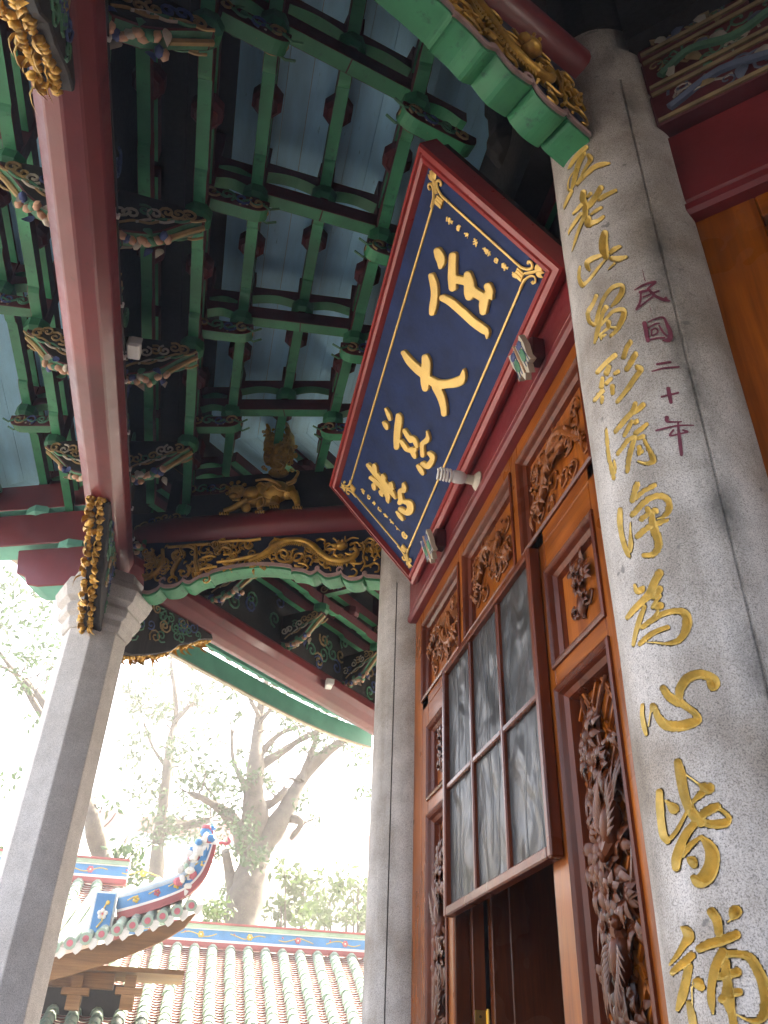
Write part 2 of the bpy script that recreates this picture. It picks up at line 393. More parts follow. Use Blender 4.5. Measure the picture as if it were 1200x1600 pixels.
S('p4', 560, 710, 13.333, [(142, 245, 38), (240, 370, 46), (400, 540, 52), (540, 690, 50), (640, 820, 44), (700, 920, 28), (725, 950, 12)], [(265, 250, 35), (285, 310, 48), (290, 375, 40), (335, 378, 12)],
  [(450, 460, 32), (480, 530, 42), (460, 570, 42)], [(615, 635, 38), (640, 690, 42), (610, 740, 42), (685, 745, 12)], [(200, 510, 38), (300, 590, 42), (420, 700, 46), (500, 790, 52), (560, 900, 52), (560, 980, 40), (576, 1030, 18)],
  [(255, 660, 38), (275, 720, 44), (286, 760, 22)], [(400, 800, 35), (430, 850, 40), (456, 905, 10)], [(880, 635, 26), (902, 740, 50), (905, 805, 30)], [(890, 760, 52), (820, 795, 52), (815, 880, 46), (830, 980, 52), (810, 1030, 52)],
  [(880, 1010, 40), (985, 1040, 60), (1030, 1120, 70), (1008, 1220, 74), (945, 1250, 46), (850, 1190, 46), (800, 1150, 26)], [(742, 1222, 22), (810, 1310, 42), (872, 1392, 26)])
# --- plaque, small gilt writing
q = 8
S('top1', 680, 330, 9.23, [(95, 110, q), (90, 165, q)], [(120, 125, q), (115, 170, q)], [(145, 105, q), (125, 208, q)], [(150, 170, 12), (180, 190, 20)])
S('top2', 680, 330, 9.23, [(240, 250, q), (265, 228, q)], [(238, 275, q), (262, 290, q)], [(262, 245, q), (245, 290, q)], [(297, 225, q), (270, 270, q), (286, 320, q)], [(250, 300, q), (290, 308, q)])
S('top3', 680, 330, 9.23, [(350, 345, q), (400, 358, q), (418, 378, q), (395, 410, q)], [(398, 325, q), (368, 385, q)], [(380, 365, q), (412, 385, q)])
S('top4', 680, 330, 9.23, [(490, 420, q), (522, 495, q)], [(480, 465, q), (520, 440, q)], [(480, 500, q), (550, 468, q)], [(540, 432, q), (566, 450, q), (548, 490, q)], [(508, 470, q), (518, 535, q)])
S('top5', 680, 330, 9.23, [(615, 565, q), (650, 580, q), (735, 668, q)], [(642, 555, q), (640, 602, q)], [(662, 575, q), (655, 632, q)], [(695, 568, q), (668, 642, q)], [(715, 608, q), (690, 668, q)])
S('top6', 680, 330, 9.23, [(792, 708, q), (780, 745, q)], [(815, 680, q), (820, 765, q)], [(800, 735, q), (846, 725, q)], [(792, 762, q), (835, 778, q), (826, 720, q)])
S('top7', 680, 330, 9.23, [(895, 785, q), (895, 838, q)], [(915, 780, q), (915, 848, q)], [(945, 780, q), (925, 880, q)], [(900, 815, q), (985, 852, q)], [(960, 848, 14), (978, 852, 16)])
S('top8', 680, 330, 9.23, [(1045, 910, q), (1062, 962, q)], [(1040, 945, q), (1082, 913, q)], [(1085, 925, q), (1074, 972, q)], [(1112, 918, q), (1095, 998, q)], [(1050, 968, q), (1098, 992, q)])
S('bot1', 520, 745, 10, [(385, 225, q), (440, 262, q)], [(418, 210, q), (400, 255, q), (426, 296, q)])
S('bot2', 520, 745, 10, [(490, 318, q), (488, 362, q), (520, 372, 10), (532, 338, q), (495, 322, q)])
S('bot3', 520, 745, 10, [(590, 408, q), (590, 468, q)], [(570, 438, 12), (610, 436, 12)])
S('bot4', 520, 745, 10, [(657, 502, q), (650, 535, q), (692, 574, q)], [(680, 512, q), (708, 546, q)])
S('bot5', 520, 745, 10, [(738, 612, q), (794, 664, 10)], [(768, 598, q), (758, 652, q)])
S('bot6', 520, 745, 10, [(834, 700, q), (888, 764, 9)], [(862, 703, q), (848, 748, q)])
S('bot7', 520, 745, 10, [(924, 798, q), (992, 868, 9)], [(952, 812, q), (944, 852, q)])
S('bot8', 520, 745, 10, [(1040, 900, 11), (1085, 920, 11), (1095, 975, 11), (1075, 995, 11), (1035, 960, 11), (1028, 915, 11), (1040, 900, 11)], [(1058, 935, 9), (1068, 955, 9)])
# --- column, engraved couplet
S('c1', 870, 220, 10, [(460, 105, 35), (380, 180, 40), (280, 290, 35), (210, 400, 24), (180, 436, 10)], [(420, 200, 42), (370, 300, 40), (330, 400, 40), (300, 520, 38), (270, 640, 35), (240, 745, 20)],
  [(300, 440, 10), (210, 570, 10), (180, 680, 12), (190, 770, 20), (235, 770, 18)], [(500, 235, 35), (530, 290, 38), (480, 380, 25), (400, 520, 20), (390, 590, 18)],
  [(820, 355, 20), (720, 370, 38), (600, 410, 40), (500, 490, 38), (400, 580, 36), (320, 680, 25)], [(240, 790, 22), (180, 900, 25), (130, 1010, 20), (115, 1060, 8)])
S('c2', 875, 285, 10, [(370, 160, 45), (360, 260, 50), (390, 340, 46), (400, 450, 46), (390, 540, 45)], [(480, 180, 30), (440, 225, 25)], [(640, 90, 45), (590, 180, 42), (530, 270, 45), (470, 350, 45), (420, 400, 35)],
  [(870, 130, 28), (750, 190, 35), (620, 260, 38)], [(340, 350, 30), (280, 420, 28), (210, 490, 18)], [(330, 490, 25), (240, 620, 28), (150, 760, 20), (140, 810, 8)],
  [(380, 540, 30), (320, 680, 25), (250, 880, 22), (210, 1020, 12), (190, 1080, 5)], [(640, 400, 25), (560, 450, 28), (490, 500, 18)], [(680, 540, 25), (600, 600, 32), (520, 630, 42), (440, 650, 55), (450, 560, 40)])
S('c3', 890, 350, 10, [(550, 150, 52), (530, 280, 68), (540, 420, 70), (570, 520, 45)], [(780, 360, 30), (700, 400, 38), (640, 450, 30)], [(880, 520, 25), (760, 550, 46), (660, 540, 35)], [(700, 620, 20), (600, 720, 6)],
  [(480, 500, 30), (370, 540, 42), (280, 600, 40), (280, 660, 38), (310, 720, 22)], [(560, 555, 15), (450, 690, 22), (330, 850, 25), (250, 930, 30), (200, 950, 40), (155, 850, 28), (155, 740, 25), (165, 670, 18)])
S('c4', 900, 430, 10, [(320, 330, 32), (270, 450, 32), (200, 560, 35), (190, 640, 32), (220, 730, 30), (290, 780, 28)], [(310, 760, 25), (340, 640, 28), (390, 470, 28), (470, 310, 28), (580, 190, 32), (690, 160, 35), (730, 200, 38), (710, 290, 42), (640, 400, 38), (560, 490, 18)],
  [(470, 510, 42), (420, 600, 32), (370, 760, 38), (330, 920, 35), (295, 1060, 18)], [(400, 780, 22), (480, 680, 22), (570, 580, 28), (680, 540, 34), (750, 560, 38), (740, 660, 45), (680, 790, 40), (620, 880, 35), (550, 950, 25)],
  [(510, 740, 42), (510, 820, 30), (430, 890, 18), (380, 940, 18), (400, 1000, 15)], [(560, 820, 18), (650, 820, 18)], [(420, 960, 25), (470, 930, 15)])
S('c5', 915, 525, 10, [(700, 100, 40), (640, 200, 38), (600, 330, 38)], [(780, 290, 45), (720, 400, 45), (650, 520, 40)], [(810, 490, 40), (860, 530, 48), (780, 650, 42), (680, 800, 38), (590, 920, 32), (500, 1030, 32)],
  [(460, 310, 42), (350, 400, 36), (240, 510, 34), (190, 570, 35)], [(370, 490, 38), (330, 580, 45)], [(270, 660, 28), (250, 790, 42)], [(270, 860, 35), (200, 930, 35), (145, 1010, 28)], [(510, 560, 32), (460, 590, 28)], [(400, 670, 28), (330, 740, 32)],
  [(420, 790, 38), (425, 900, 30)], [(265, 960, 32), (260, 1040, 25)])
S('c6', 935, 620, 10, [(580, 110, 35), (540, 230, 40), (440, 340, 40), (340, 460, 42), (270, 550, 30)], [(700, 130, 40), (640, 190, 40), (560, 250, 35)], [(520, 390, 30), (480, 480, 35), (410, 610, 28)], [(600, 385, 38), (580, 400, 38)], [(760, 430, 28), (680, 500, 36), (590, 570, 40)],
  [(560, 640, 40), (470, 680, 36), (390, 790, 34), (310, 890, 34)], [(560, 680, 35), (510, 850, 42), (475, 1020, 40), (460, 1170, 32)], [(700, 620, 36), (630, 650, 30)], [(720, 680, 25), (790, 820, 32), (850, 950, 45), (850, 1020, 45), (740, 1045, 25), (620, 1010, 12)],
  [(640, 800, 40), (640, 900, 28)], [(690, 850, 25), (685, 870, 22)], [(130, 510, 22), (145, 720, 30), (165, 900, 30), (200, 1080, 34), (245, 1270, 32)], [(245, 990, 18), (265, 1090, 25), (262, 1180, 28)])
S('c7', 955, 745, 10, [(410, 130, 52), (370, 240, 48), (340, 370, 45)], [(680, 140, 38), (560, 200, 36), (460, 270, 34), (400, 340, 30)], [(340, 590, 45), (440, 490, 45), (560, 370, 48), (680, 310, 46), (800, 310, 50), (890, 370, 50), (910, 470, 55), (880, 570, 45), (790, 640, 22), (720, 660, 8)],
  [(570, 510, 45), (580, 580, 35), (480, 660, 45)], [(680, 535, 48), (705, 538, 46)], [(640, 560, 45), (650, 720, 55), (690, 860, 70), (740, 1000, 60), (730, 1130, 60), (640, 1220, 45), (510, 1230, 32)], [(420, 930, 45), (520, 840, 45), (630, 770, 45), (740, 730, 42), (880, 680, 28)],
  [(145, 520, 38), (140, 680, 45), (160, 860, 38), (200, 1040, 38), (260, 1200, 35), (290, 1250, 20)], [(305, 720, 10), (305, 900, 22), (310, 1060, 38), (300, 1160, 30)])
S('c8', 970, 885, 9.23, [(560, 100, 58), (490, 230, 55), (420, 400, 60), (320, 500, 48), (200, 620, 45), (100, 740, 32)], [(205, 270, 20), (235, 360, 35), (300, 340, 48), (340, 290, 10)], [(560, 330, 50), (520, 400, 45), (470, 440, 35)], [(570, 430, 25), (500, 520, 25), (460, 590, 25)],
  [(570, 570, 55), (520, 580, 45)], [(540, 650, 18), (470, 750, 28), (330, 880, 30)], [(310, 880, 30), (450, 780, 40), (600, 690, 40), (760, 650, 40), (900, 660, 50), (960, 760, 70), (950, 880, 65), (900, 1000, 50), (800, 1090, 40), (650, 1115, 20), (500, 1100, 12), (380, 1095, 6)],
  [(350, 580, 25), (280, 760, 38), (220, 960, 32), (185, 1130, 25)], [(680, 880, 32), (560, 920, 35), (400, 1010, 38), (280, 1120, 32)])
S('c9', 990, 1035, 8, [(115, 535, 22), (110, 650, 25), (135, 800, 30), (160, 900, 20)], [(190, 800, 8), (215, 640, 10), (245, 545, 38)], [(270, 570, 35), (310, 680, 45), (400, 780, 60), (560, 800, 65), (700, 770, 62), (810, 720, 45), (770, 640, 40), (680, 570, 40), (570, 490, 50)],
  [(375, 330, 42), (450, 430, 50), (560, 500, 55)], [(570, 430, 50), (590, 320, 55), (680, 200, 60), (830, 150, 55), (960, 190, 60), (1000, 260, 80), (990, 310, 50)])
S('c10', 1010, 1170, 6.953, [(345, 150, 42), (375, 280, 55), (400, 430, 52), (440, 580, 50), (510, 710, 55), (590, 790, 60)], [(430, 280, 6), (500, 330, 9), (580, 390, 15), (650, 430, 60), (680, 430, 62)], [(610, 480, 40), (500, 590, 20), (420, 730, 18), (340, 880, 22), (270, 970, 22)],
  [(145, 470, 35), (150, 620, 42), (165, 800, 40), (190, 940, 42), (230, 1000, 35)], [(210, 560, 10), (260, 610, 30), (300, 650, 58)], [(580, 740, 40), (680, 670, 50), (770, 630, 42)], [(770, 630, 20), (880, 720, 22), (900, 770, 28), (850, 810, 48), (720, 820, 45), (620, 800, 35)],
  [(520, 820, 40), (440, 920, 45), (370, 1060, 48), (330, 1200, 52), (325, 1290, 42)], [(600, 950, 15), (480, 1050, 32), (400, 1160, 25)], [(600, 960, 20), (680, 1050, 55), (720, 1150, 75), (710, 1270, 80), (660, 1380, 85), (580, 1440, 70), (510, 1400, 30)], [(460, 1195, 20), (500, 1220, 50), (520, 1260, 40)])
S('c11', 1030, 1400, 7.06, [(245, 345, 10), (310, 390, 50), (330, 460, 58), (270, 550, 38), (200, 660, 28), (120, 760, 12)], [(150, 850, 28), (170, 825, 35), (260, 750, 45), (360, 660, 45)], [(330, 780, 45), (300, 940, 48), (260, 1110, 50), (210, 1250, 25)], [(330, 1180, 28), (360, 1300, 42), (385, 1440, 42), (395, 1530, 30)],
  [(365, 1000, 8), (368, 1100, 8), (372, 1200, 8)], [(430, 960, 60), (470, 1010, 40)], [(580, 175, 50), (640, 270, 50), (660, 400, 45)], [(450, 580, 45), (560, 530, 52), (700, 490, 55), (850, 430, 50)], [(840, 180, 75), (800, 250, 16), (760, 290, 6)],
  [(700, 620, 50), (620, 800, 52), (580, 1000, 42), (580, 1160, 40), (600, 1300, 12)], [(740, 640, 40), (880, 640, 40), (1000, 680, 48), (1080, 800, 55), (1150, 960, 60), (1180, 1130, 60), (1160, 1300, 55), (1080, 1380, 35), (960, 1360, 15), (860, 1310, 8)],
  [(740, 730, 40), (740, 860, 50), (760, 980, 50), (760, 1120, 70), (800, 1280, 45), (830, 1440, 45)], [(660, 890, 40), (760, 870, 45), (860, 840, 52)], [(880, 1060, 45), (780, 1080, 45), (690, 1140, 40)])
# --- column, purple date
S('r1', 980, 420, 10, [(120, 340, 10), (260, 260, 18), (440, 215, 20), (320, 320, 14)], [(200, 375, 22), (350, 340, 18)], [(215, 380, 15), (205, 520, 18), (150, 640, 20)], [(160, 630, 14), (300, 520, 14), (400, 440, 16)], [(360, 360, 22), (450, 440, 22), (560, 490, 25), (660, 510, 14)], [(600, 465, 22), (610, 490, 22)], [(250, 450, 12), (400, 390, 14), (490, 355, 16)], [(240, 20, 5), (270, 170, 7), (290, 200, 6)], [(340, 560, 4), (370, 660, 5), (395, 760, 5)])
S('r2', 980, 420, 10, [(270, 860, 35), (300, 1000, 35), (325, 1130, 32)], [(330, 840, 10), (440, 790, 14), (560, 770, 16), (620, 880, 25), (670, 1000, 35), (660, 1110, 40), (560, 1130, 14)], [(340, 1120, 12), (480, 1090, 14), (580, 1085, 14)], [(330, 930, 14), (440, 870, 14), (500, 860, 12)], [(380, 980, 14), (390, 1050, 14), (480, 1000, 14), (440, 940, 14), (375, 975, 14)], [(500, 900, 14), (560, 1000, 16), (620, 1060, 14)])
S('r3', 1000, 555, 9.41, [(250, 140, 16), (440, 110, 18)], [(180, 245, 10), (350, 200, 14), (570, 180, 14)])
S('r4', 1000, 555, 9.41, [(415, 500, 30), (435, 600, 32), (455, 700, 25)], [(320, 620, 16), (440, 590, 14), (560, 560, 16)])
S('r5', 1000, 555, 9.41, [(395, 930, 34), (400, 980, 22), (480, 990, 12), (610, 985, 10)], [(240, 1115, 14), (420, 1070, 14), (600, 1040, 12), (785, 1040, 10)], [(560, 1010, 14), (570, 1150, 22), (590, 1300, 28), (610, 1470, 25)], [(490, 1110, 16), (440, 1190, 14), (580, 1165, 12), (700, 1135, 14), (630, 1110, 14)])

def stroke_field(key, PX, PY, grow=1.0):
    """smallest (distance / half width) to the strokes of one character, and that stroke's half width"""
    F = np.full(PX.shape, 9.0); Wd = np.zeros(PX.shape)
    for st in STROKES[key]:
        L = smooth_line(st, 5)
        for a, b in zip(L[:-1], L[1:]):
            dx, dy = b[0] - a[0], b[1] - a[1]; l2 = dx * dx + dy * dy + 1e-9
            t = np.clip(((PX - a[0]) * dx + (PY - a[1]) * dy) / l2, 0, 1)
            r = np.maximum(a[2] + (b[2] - a[2]) * t, 0.2) * grow
            f = np.hypot(PX - a[0] - t * dx, PY - a[1] - t * dy) / r
            k = f < F; F[k] = f[k]; Wd[k] = r[k] if hasattr(r, '__len__') else r
    return F, Wd
def stroke_patch(key, name, mat, parent, surf, inv, step, height, base=0.0, thick=0.0, grow=1.0, margin=3.0):
    """cut the outline of a character out of the surface surf(u, v, h); height(F, w) gives the relief, thick > 0 gives raised plates"""
    ex = [(x + sx * (r + margin), y + sy * (r + margin)) for st in STROKES[key] for x, y, r in st for sx in (-1, 0, 1) for sy in (-1, 0, 1)]
    uv = [inv(*p) for p in ex]; uv = np.array([p for p in uv if p is not None])
    u = np.arange(uv[:, 0].min(), uv[:, 0].max() + step[0], step[0]); v = np.arange(uv[:, 1].min(), uv[:, 1].max() + step[1], step[1])
    U, V = np.meshgrid(u, v, indexing='ij')
    PX, PY = to_px(surf(U, V, 0 * U)); F, Wd = stroke_field(key, PX, PY, grow)
    H = base + height(F, Wd, U, V)
    P = surf(U, V, H); PE = None
    inside = F < 1.0; vs = []; idx = {}
    nu, nv = U.shape; fs = []; walls = []
    def vert(i, j):
        k = (i, j)
        if k not in idx: idx[k] = len(vs); vs.append(P[i, j])
        return idx[k]
    eu = {}
    def cutv(a, b):
        k = (a, b) if a < b else (b, a)
        if k not in idx:
            (i0, j0), (i1, j1) = k; f0, f1 = F[i0, j0], F[i1, j1]; t = (1.0 - f0) / (f1 - f0) if abs(f1 - f0) > 1e-9 else 0.5
            uu = U[i0, j0] + t * (U[i1, j1] - U[i0, j0]); vv = V[i0, j0] + t * (V[i1, j1] - V[i0, j0])
            idx[k] = len(vs); h = base + float(height(np.array([1.0]), np.array([max(Wd[i0, j0], Wd[i1, j1])]), np.array([uu]), np.array([vv]))[0])
            vs.append(surf(np.array(uu), np.array(vv), np.array(h))); eu[idx[k]] = (uu, vv)
        return idx[k]
    act = inside[:-1, :-1] | inside[1:, :-1] | inside[:-1, 1:] | inside[1:, 1:]
    for i, j in zip(*np.nonzero(act)):
        cs = [(i, j), (i + 1, j), (i + 1, j + 1), (i, j + 1)]; poly = []
        for a in range(4):
            p, q2 = cs[a], cs[(a + 1) % 4]
            if inside[p]: poly.append((vert(*p), False))
            if inside[p] != inside[q2]: poly.append((cutv(p, q2), True))
        if len(poly) >= 3:
            fs.append(tuple(k for k, _ in poly))
            if thick > 0:
                for a in range(len(poly)):
                    (k0, e0), (k1, e1) = poly[a], poly[(a + 1) % len(poly)]
                    if e0 and e1: walls.append((k0, k1))
    if thick > 0:
        low = {}
        def lowv(k):
            if k not in low:
                low[k] = len(vs); uu, vv = eu[k]; vs.append(surf(np.array(uu), np.array(vv), np.array(base - thick)))
            return low[k]
        for k0, k1 in walls: fs.append((k1, k0, lowv(k0), lowv(k1)))
    m = MB(); m.add(vs, fs)
    return m.build(name, mat, parent, smooth=40)

# ================================================================== near granite column with the engraved couplet
def cyl_s(c, r):
    a0 = math.atan2(-c[1], -c[0])                                   # direction from axis to camera
    def surf(u, z, h):
        a = a0 + np.asarray(u) / r; rr = r + np.asarray(h)
        return np.stack([c[0] + rr * np.cos(a), c[1] + rr * np.sin(a), np.asarray(z) + 0 * a], -1)
    def inv(px, py):
        d = ray(px, py); A = d[0] ** 2 + d[1] ** 2; B = -2 * (d[0] * c[0] + d[1] * c[1]); Cc = c[0] ** 2 + c[1] ** 2 - r * r
        D = B * B - 4 * A * Cc
        if D < 0: return None
        t = (-B - math.sqrt(D)) / (2 * A); p = CPOS + d * t
        a = (math.atan2(p[1] - c[1], p[0] - c[0]) - a0 + PI) % (2 * PI) - PI
        return a * r, p[2]
    return surf, inv
surfC, invC = cyl_s(C1, CR)
COLTOP = 4.66
col = thing('stone_column', 'round granite column in front engraved with large gold cursive characters', 'column', (C1[0], C1[1], 0.15))
us = np.concatenate([np.linspace(-PI, -1.62, 10)[:-1], np.linspace(-1.62, 1.62, 190), np.linspace(1.62, PI, 10)[1:]]) * CR
zs = np.concatenate([np.linspace(0.15, 1.62, 6)[:-1], np.arange(1.62, 4.40, 0.0035), np.linspace(4.40, COLTOP, 8)])
U, V = np.meshgrid(us, zs, indexing='ij'); PX, PY = to_px(surfC(U, V, 0 * U)); dep = np.zeros(U.shape)
gold_keys = ['c%d' % i for i in range(1, 12)]
vis = (np.abs(U) < 1.62 * CR) & (V > 1.5) & (V < 4.42)
for k in gold_keys:
    xs = [p[0] for st in STROKES[k] for p in st]; ys = [p[1] for st in STROKES[k] for p in st]
    sel = vis & (PX > min(xs) - 12) & (PX < max(xs) + 12) & (PY > min(ys) - 12) & (PY < max(ys) + 12)
    if not sel.any(): continue
    F, _ = stroke_field(k, PX[sel], PY[sel]); d = np.where(F < 0.88, 0.026, 0.0); dep[sel] = np.maximum(dep[sel], d)
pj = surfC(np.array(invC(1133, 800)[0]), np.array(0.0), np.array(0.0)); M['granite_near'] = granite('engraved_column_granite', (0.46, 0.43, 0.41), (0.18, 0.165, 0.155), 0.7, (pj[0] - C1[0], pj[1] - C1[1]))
uj = invC(1133, 800)[0]                                              # joint between the two halves of the shaft
dep = np.maximum(dep, np.where((np.abs(U - uj) < 0.0028) & (V < 4.32), 0.006, 0.0))
wob = 0.0012 * np.sin(V * 3.1 + U * 9) + 0.0008 * np.sin(V * 11 + U * 31)
P = surfC(U, V, wob * (dep == 0) - dep).reshape(-1, 3)
nu, nz = U.shape; I = np.arange(nu * nz).reshape(nu, nz)
Q = np.stack([I[:-1, :-1], I[1:, :-1], I[1:, 1:], I[:-1, 1:]], -1).reshape(-1, 4)
me = bpy.data.meshes.new('shaft'); me.vertices.add(len(P)); me.loops.add(Q.size); me.polygons.add(len(Q))
me.vertices.foreach_set('co', (P - np.array([C1[0], C1[1], 0.15])).ravel()); me.loops.foreach_set('vertex_index', Q.ravel().astype(np.int32))
me.polygons.foreach_set('loop_start', (np.arange(len(Q)) * 4).astype(np.int32)); me.polygons.foreach_set('loop_total', np.full(len(Q), 4, np.int32))
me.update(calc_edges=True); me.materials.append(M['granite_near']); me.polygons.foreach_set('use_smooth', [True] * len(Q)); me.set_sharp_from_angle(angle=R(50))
sh = bpy.data.objects.new('shaft', me); C.objects.link(sh); sh.parent = col
hs = np.random.RandomState(3)
def cut_depth(F, w, u, v):
    ww = w / FPX * 2.0
    k = np.clip((ww - 0.0010) / 0.003, 0, 1); d = np.minimum(0.020, 1.25 * ww) * k
    return -d * np.clip(1 - np.minimum(F, 1), 0, 1) ** .92 + 0.0007 * np.sin(u * 900 + v * 300) * np.sin(v * 700) * (F < 0.8)
for k in gold_keys:
    stroke_patch(k, 'gold_character', M['goldcut'], col, surfC, invC, (0.0018, 0.0022), cut_depth, base=0.0012, grow=1.04)
for k in ['r%d' % i for i in range(1, 6)]:
    o = stroke_patch(k, 'painted_character', M['purple'], col, surfC, invC, (0.0016, 0.0018), lambda F, w, u, v: 0 * F, base=0.0022)
mb = MB()
mb.lathe([(0.30, 0.15), (0.31, 0.22), (0.27, 0.30), (0.24, 0.36), (0.205, 0.38)], (C1[0], C1[1], 0), n=32); mb.build('column_base', M['granite'], col, smooth=40)

mb = MB(); mb.lathe([(.215, 4.661), (.215, 5.5)], (C1[0] + .01, C1[1], 0), n=20); mb.build('column_head', M['nearblack'], col)
# far granite column: the same turned stone with its joint
fcol = thing('stone_column', 'plain round granite column standing behind the plaque at the far end of the door wall', 'column', (C2[0], C2[1], 0.15))
mb = MB(); a0 = math.atan2(-C2[1], -C2[0]); prof = []
n = 64
jj = R(-28); angs = sorted([2 * PI * i / n for i in range(n)] + [jj - 0.018 + 2 * PI, jj + 2 * PI, jj + 0.018 + 2 * PI])
vs = []; 
for z in (0.15, 1.0, 2.0, 3.0, 3.93, 3.94, 4.66):
    for a in angs:
        rr = CR + (-0.008 if abs(a - jj - 2 * PI) < 0.005 and z < 3.935 else 0); vs.append((C2[0] + rr * math.cos(a0 + a), C2[1] + rr * math.sin(a0 + a), z))
k = len(angs); mb.add(vs, [(i * k + j, i * k + (j + 1) % k, (i + 1) * k + (j + 1) % k, (i + 1) * k + j) for i in range(6) for j in range(k)])
mb.build('shaft', M['granite'], fcol, smooth=35)
mb = MB(); 
for sgn in (0,):
    a = a0 + jj; mb.box((C2[0] + (CR - 0.004) * math.cos(a) - 0.003, C2[1] + (CR - 0.004) * math.sin(a) - 0.003, 0.4), (C2[0] + (CR - 0.004) * math.cos(a) + 0.003, C2[1] + (CR - 0.004) * math.sin(a) + 0.003, 3.93))
mb.build('joint', M['nearblack'], fcol)
mb = MB(); mb.lathe([(0.30, 0.15), (0.31, 0.22), (0.27, 0.30), (0.24, 0.36), (0.205, 0.38)], (C2[0], C2[1], 0), n=32); mb.build('column_base', M['granite'], fcol, smooth=40)

# octagonal porch column with moulded capital
def porch_column(k, label):
    p = Vector((O2[0], O2[1], 0.15)); ob = thing('porch_column', label, 'column', p)
    a = math.atan2(RADD[1], RADD[0]) + R(22.5)
    mb = MB(); mb.lathe([(0.198, 0.40), (0.192, 2.0), (0.188, 3.76)], (p.x, p.y, 0), n=8, ang0=a); mb.build('shaft', M['granite2'], ob, bevel=0.004)
    mb = MB(); mb.lathe([(0.20, 3.76), (0.215, 3.79), (0.215, 3.83), (0.245, 3.85), (0.255, 3.89), (0.235, 3.92), (0.275, 3.95), (0.30, 4.02), (0.28, 4.07), (0.24, 4.09), (0.225, 4.16)], (p.x, p.y, 0), n=8, ang0=a)
    mb.build('capital', M['granite2'], ob, bevel=0.003)
    mb = MB(); mb.lathe([(0.30, 0.15), (0.30, 0.25), (0.24, 0.32), (0.22, 0.40)], (p.x, p.y, 0), n=8, ang0=a); mb.build('column_base', M['granite2'], ob)
    return ob
pc = porch_column(0, 'octagonal grey granite porch column with moulded capital at the open left side')

# unseen block added behind the camera to hold back light from there
sh2 = thing('light_blocker', 'plain light blocking box added unseen behind the camera', 'building', (0, -8, 0))
mb = MB(); mb.box((-12, -12, 0), (12, -4.2, 3.6)); mb.build('wall', M['inside'], sh2)

# ================================================================== plaque
pB = 0.5 * (at_ax(648, 910, 0, .93) + at_ax(883, 408, 0, .93))
_dy = CAXES @ np.array([251 - 600, 1758 - 800, FPX]); _dv = CAXES @ np.array([-1346 - 600, -1262 - 800, FPX])
pN = np.cross(_dy, _dv); pN /= np.linalg.norm(pN); pN = -pN if pN[0] > 0 else pN         # outward normal, leaning over the porch
BL, BR, TR, TL = [at_pl(*p, pB, pN) for p in ((648, 910), (883, 408), (652, 235), (513, 763))]
pU = ((BR - BL) + (TR - TL)); LEN = np.linalg.norm(pU) / 2; pU /= np.linalg.norm(pU); pV = np.cross(pN, pU); pV = pV if pV[2] > 0 else -pV
HGT = 0.5 * (np.linalg.norm(TL - BL) + np.linalg.norm(TR - BR)); pO = (BL + BR + TR + TL) / 4
def pla(u, v, h=0.0): return pO + u * pU + v * pV + h * pN
def surfP(u, v, h):
    return pO + np.asarray(u)[..., None] * pU + np.asarray(v)[..., None] * pV + np.asarray(h)[..., None] * pN
def invP(px, py, h=-0.02):
    p = at_pl(px, py, pO + h * pN, pN) - pO; return np.dot(p, pU), np.dot(p, pV)
plq = thing('name_plaque', 'large navy plaque in red frame with raised gold characters leaning out above the doors', 'plaque', tuple(pla(0, -HGT / 2)))
FIELD = -0.030                                                        # the navy field lies behind the frame's front
inner = [invP(*p, FIELD) for p in ((670, 267), (860, 423), (640, 886), (528, 763))]
iu0 = 0.5 * (inner[2][0] + inner[3][0]); iu1 = 0.5 * (inner[0][0] + inner[1][0]); iv1 = 0.5 * (inner[0][1] + inner[3][1]); iv0 = 0.5 * (inner[1][1] + inner[2][1])
hu, hv = LEN / 2, HGT / 2
mb = MB(); mb.box((iu0 - .03, iv0 - .03, FIELD - .02), (iu1 + .03, iv1 + .03, FIELD), fr=(pO, pU, pV, pN)); mb.build('field_board', M['navy'], plq)
def rail(corners_out, corners_in, name):
    pass
def frame_side(i, name='frame_rail'):
    o4 = [(-hu, -hv), (hu, -hv), (hu, hv), (-hu, hv)]; n4 = [(iu0, iv0), (iu1, iv0), (iu1, iv1), (iu0, iv1)]
    prof = [(0.0, -0.09), (0.0, -0.006), (0.10, 0.004), (0.32, 0.004), (0.40, -0.006), (0.48, -0.006), (0.56, 0.0), (0.78, -0.004), (0.9, -0.02), (1.0, FIELD), (1.0, FIELD - .03), (0.3, -0.09)]
    a, b = o4[i], o4[(i + 1) % 4]; c, d = n4[i], n4[(i + 1) % 4]; vs = []
    for t, h in prof: vs.append(pla(a[0] + t * (c[0] - a[0]), a[1] + t * (c[1] - a[1]), h))
    for t, h in prof: vs.append(pla(b[0] + t * (d[0] - b[0]), b[1] + t * (d[1] - b[1]), h))
    k = len(prof); fs = [(j, (j + 1) % k, k + (j + 1) % k, k + j) for j in range(k)] + [tuple(range(k)), tuple(range(k, 2 * k))[::-1]]
    mb = MB(); mb.add(vs, fs); return mb.build(name, M['redframe'], plq, smooth=35)
M['redframe'] = paint('plaque_red', (0.30, 0.026, 0.024), 0.36, 0.15, 4, worn=(0.55, 0.40, 0.34), wornamt=0.80, coat=0.3, bmp=0.1)
for i in range(4): frame_side(i)
mb = MB(); mb.box((-hu + .02, -hv + .02, -0.14), (hu - .02, hv - .02, -0.088), fr=(pO, pU, pV, pN)); mb.build('back_board', M['nearblack'], plq)
for k in ('p1', 'p2', 'p3', 'p4'):
    stroke_patch(k, 'gold_character', M['goldpaint'], plq, surfP, lambda x, y: invP(x, y, FIELD + .016), (0.004, 0.004), lambda F, w, u, v: -0.0025 * np.clip((F - .86) / .14, 0, 1) ** 2, base=FIELD + .016, thick=.016)
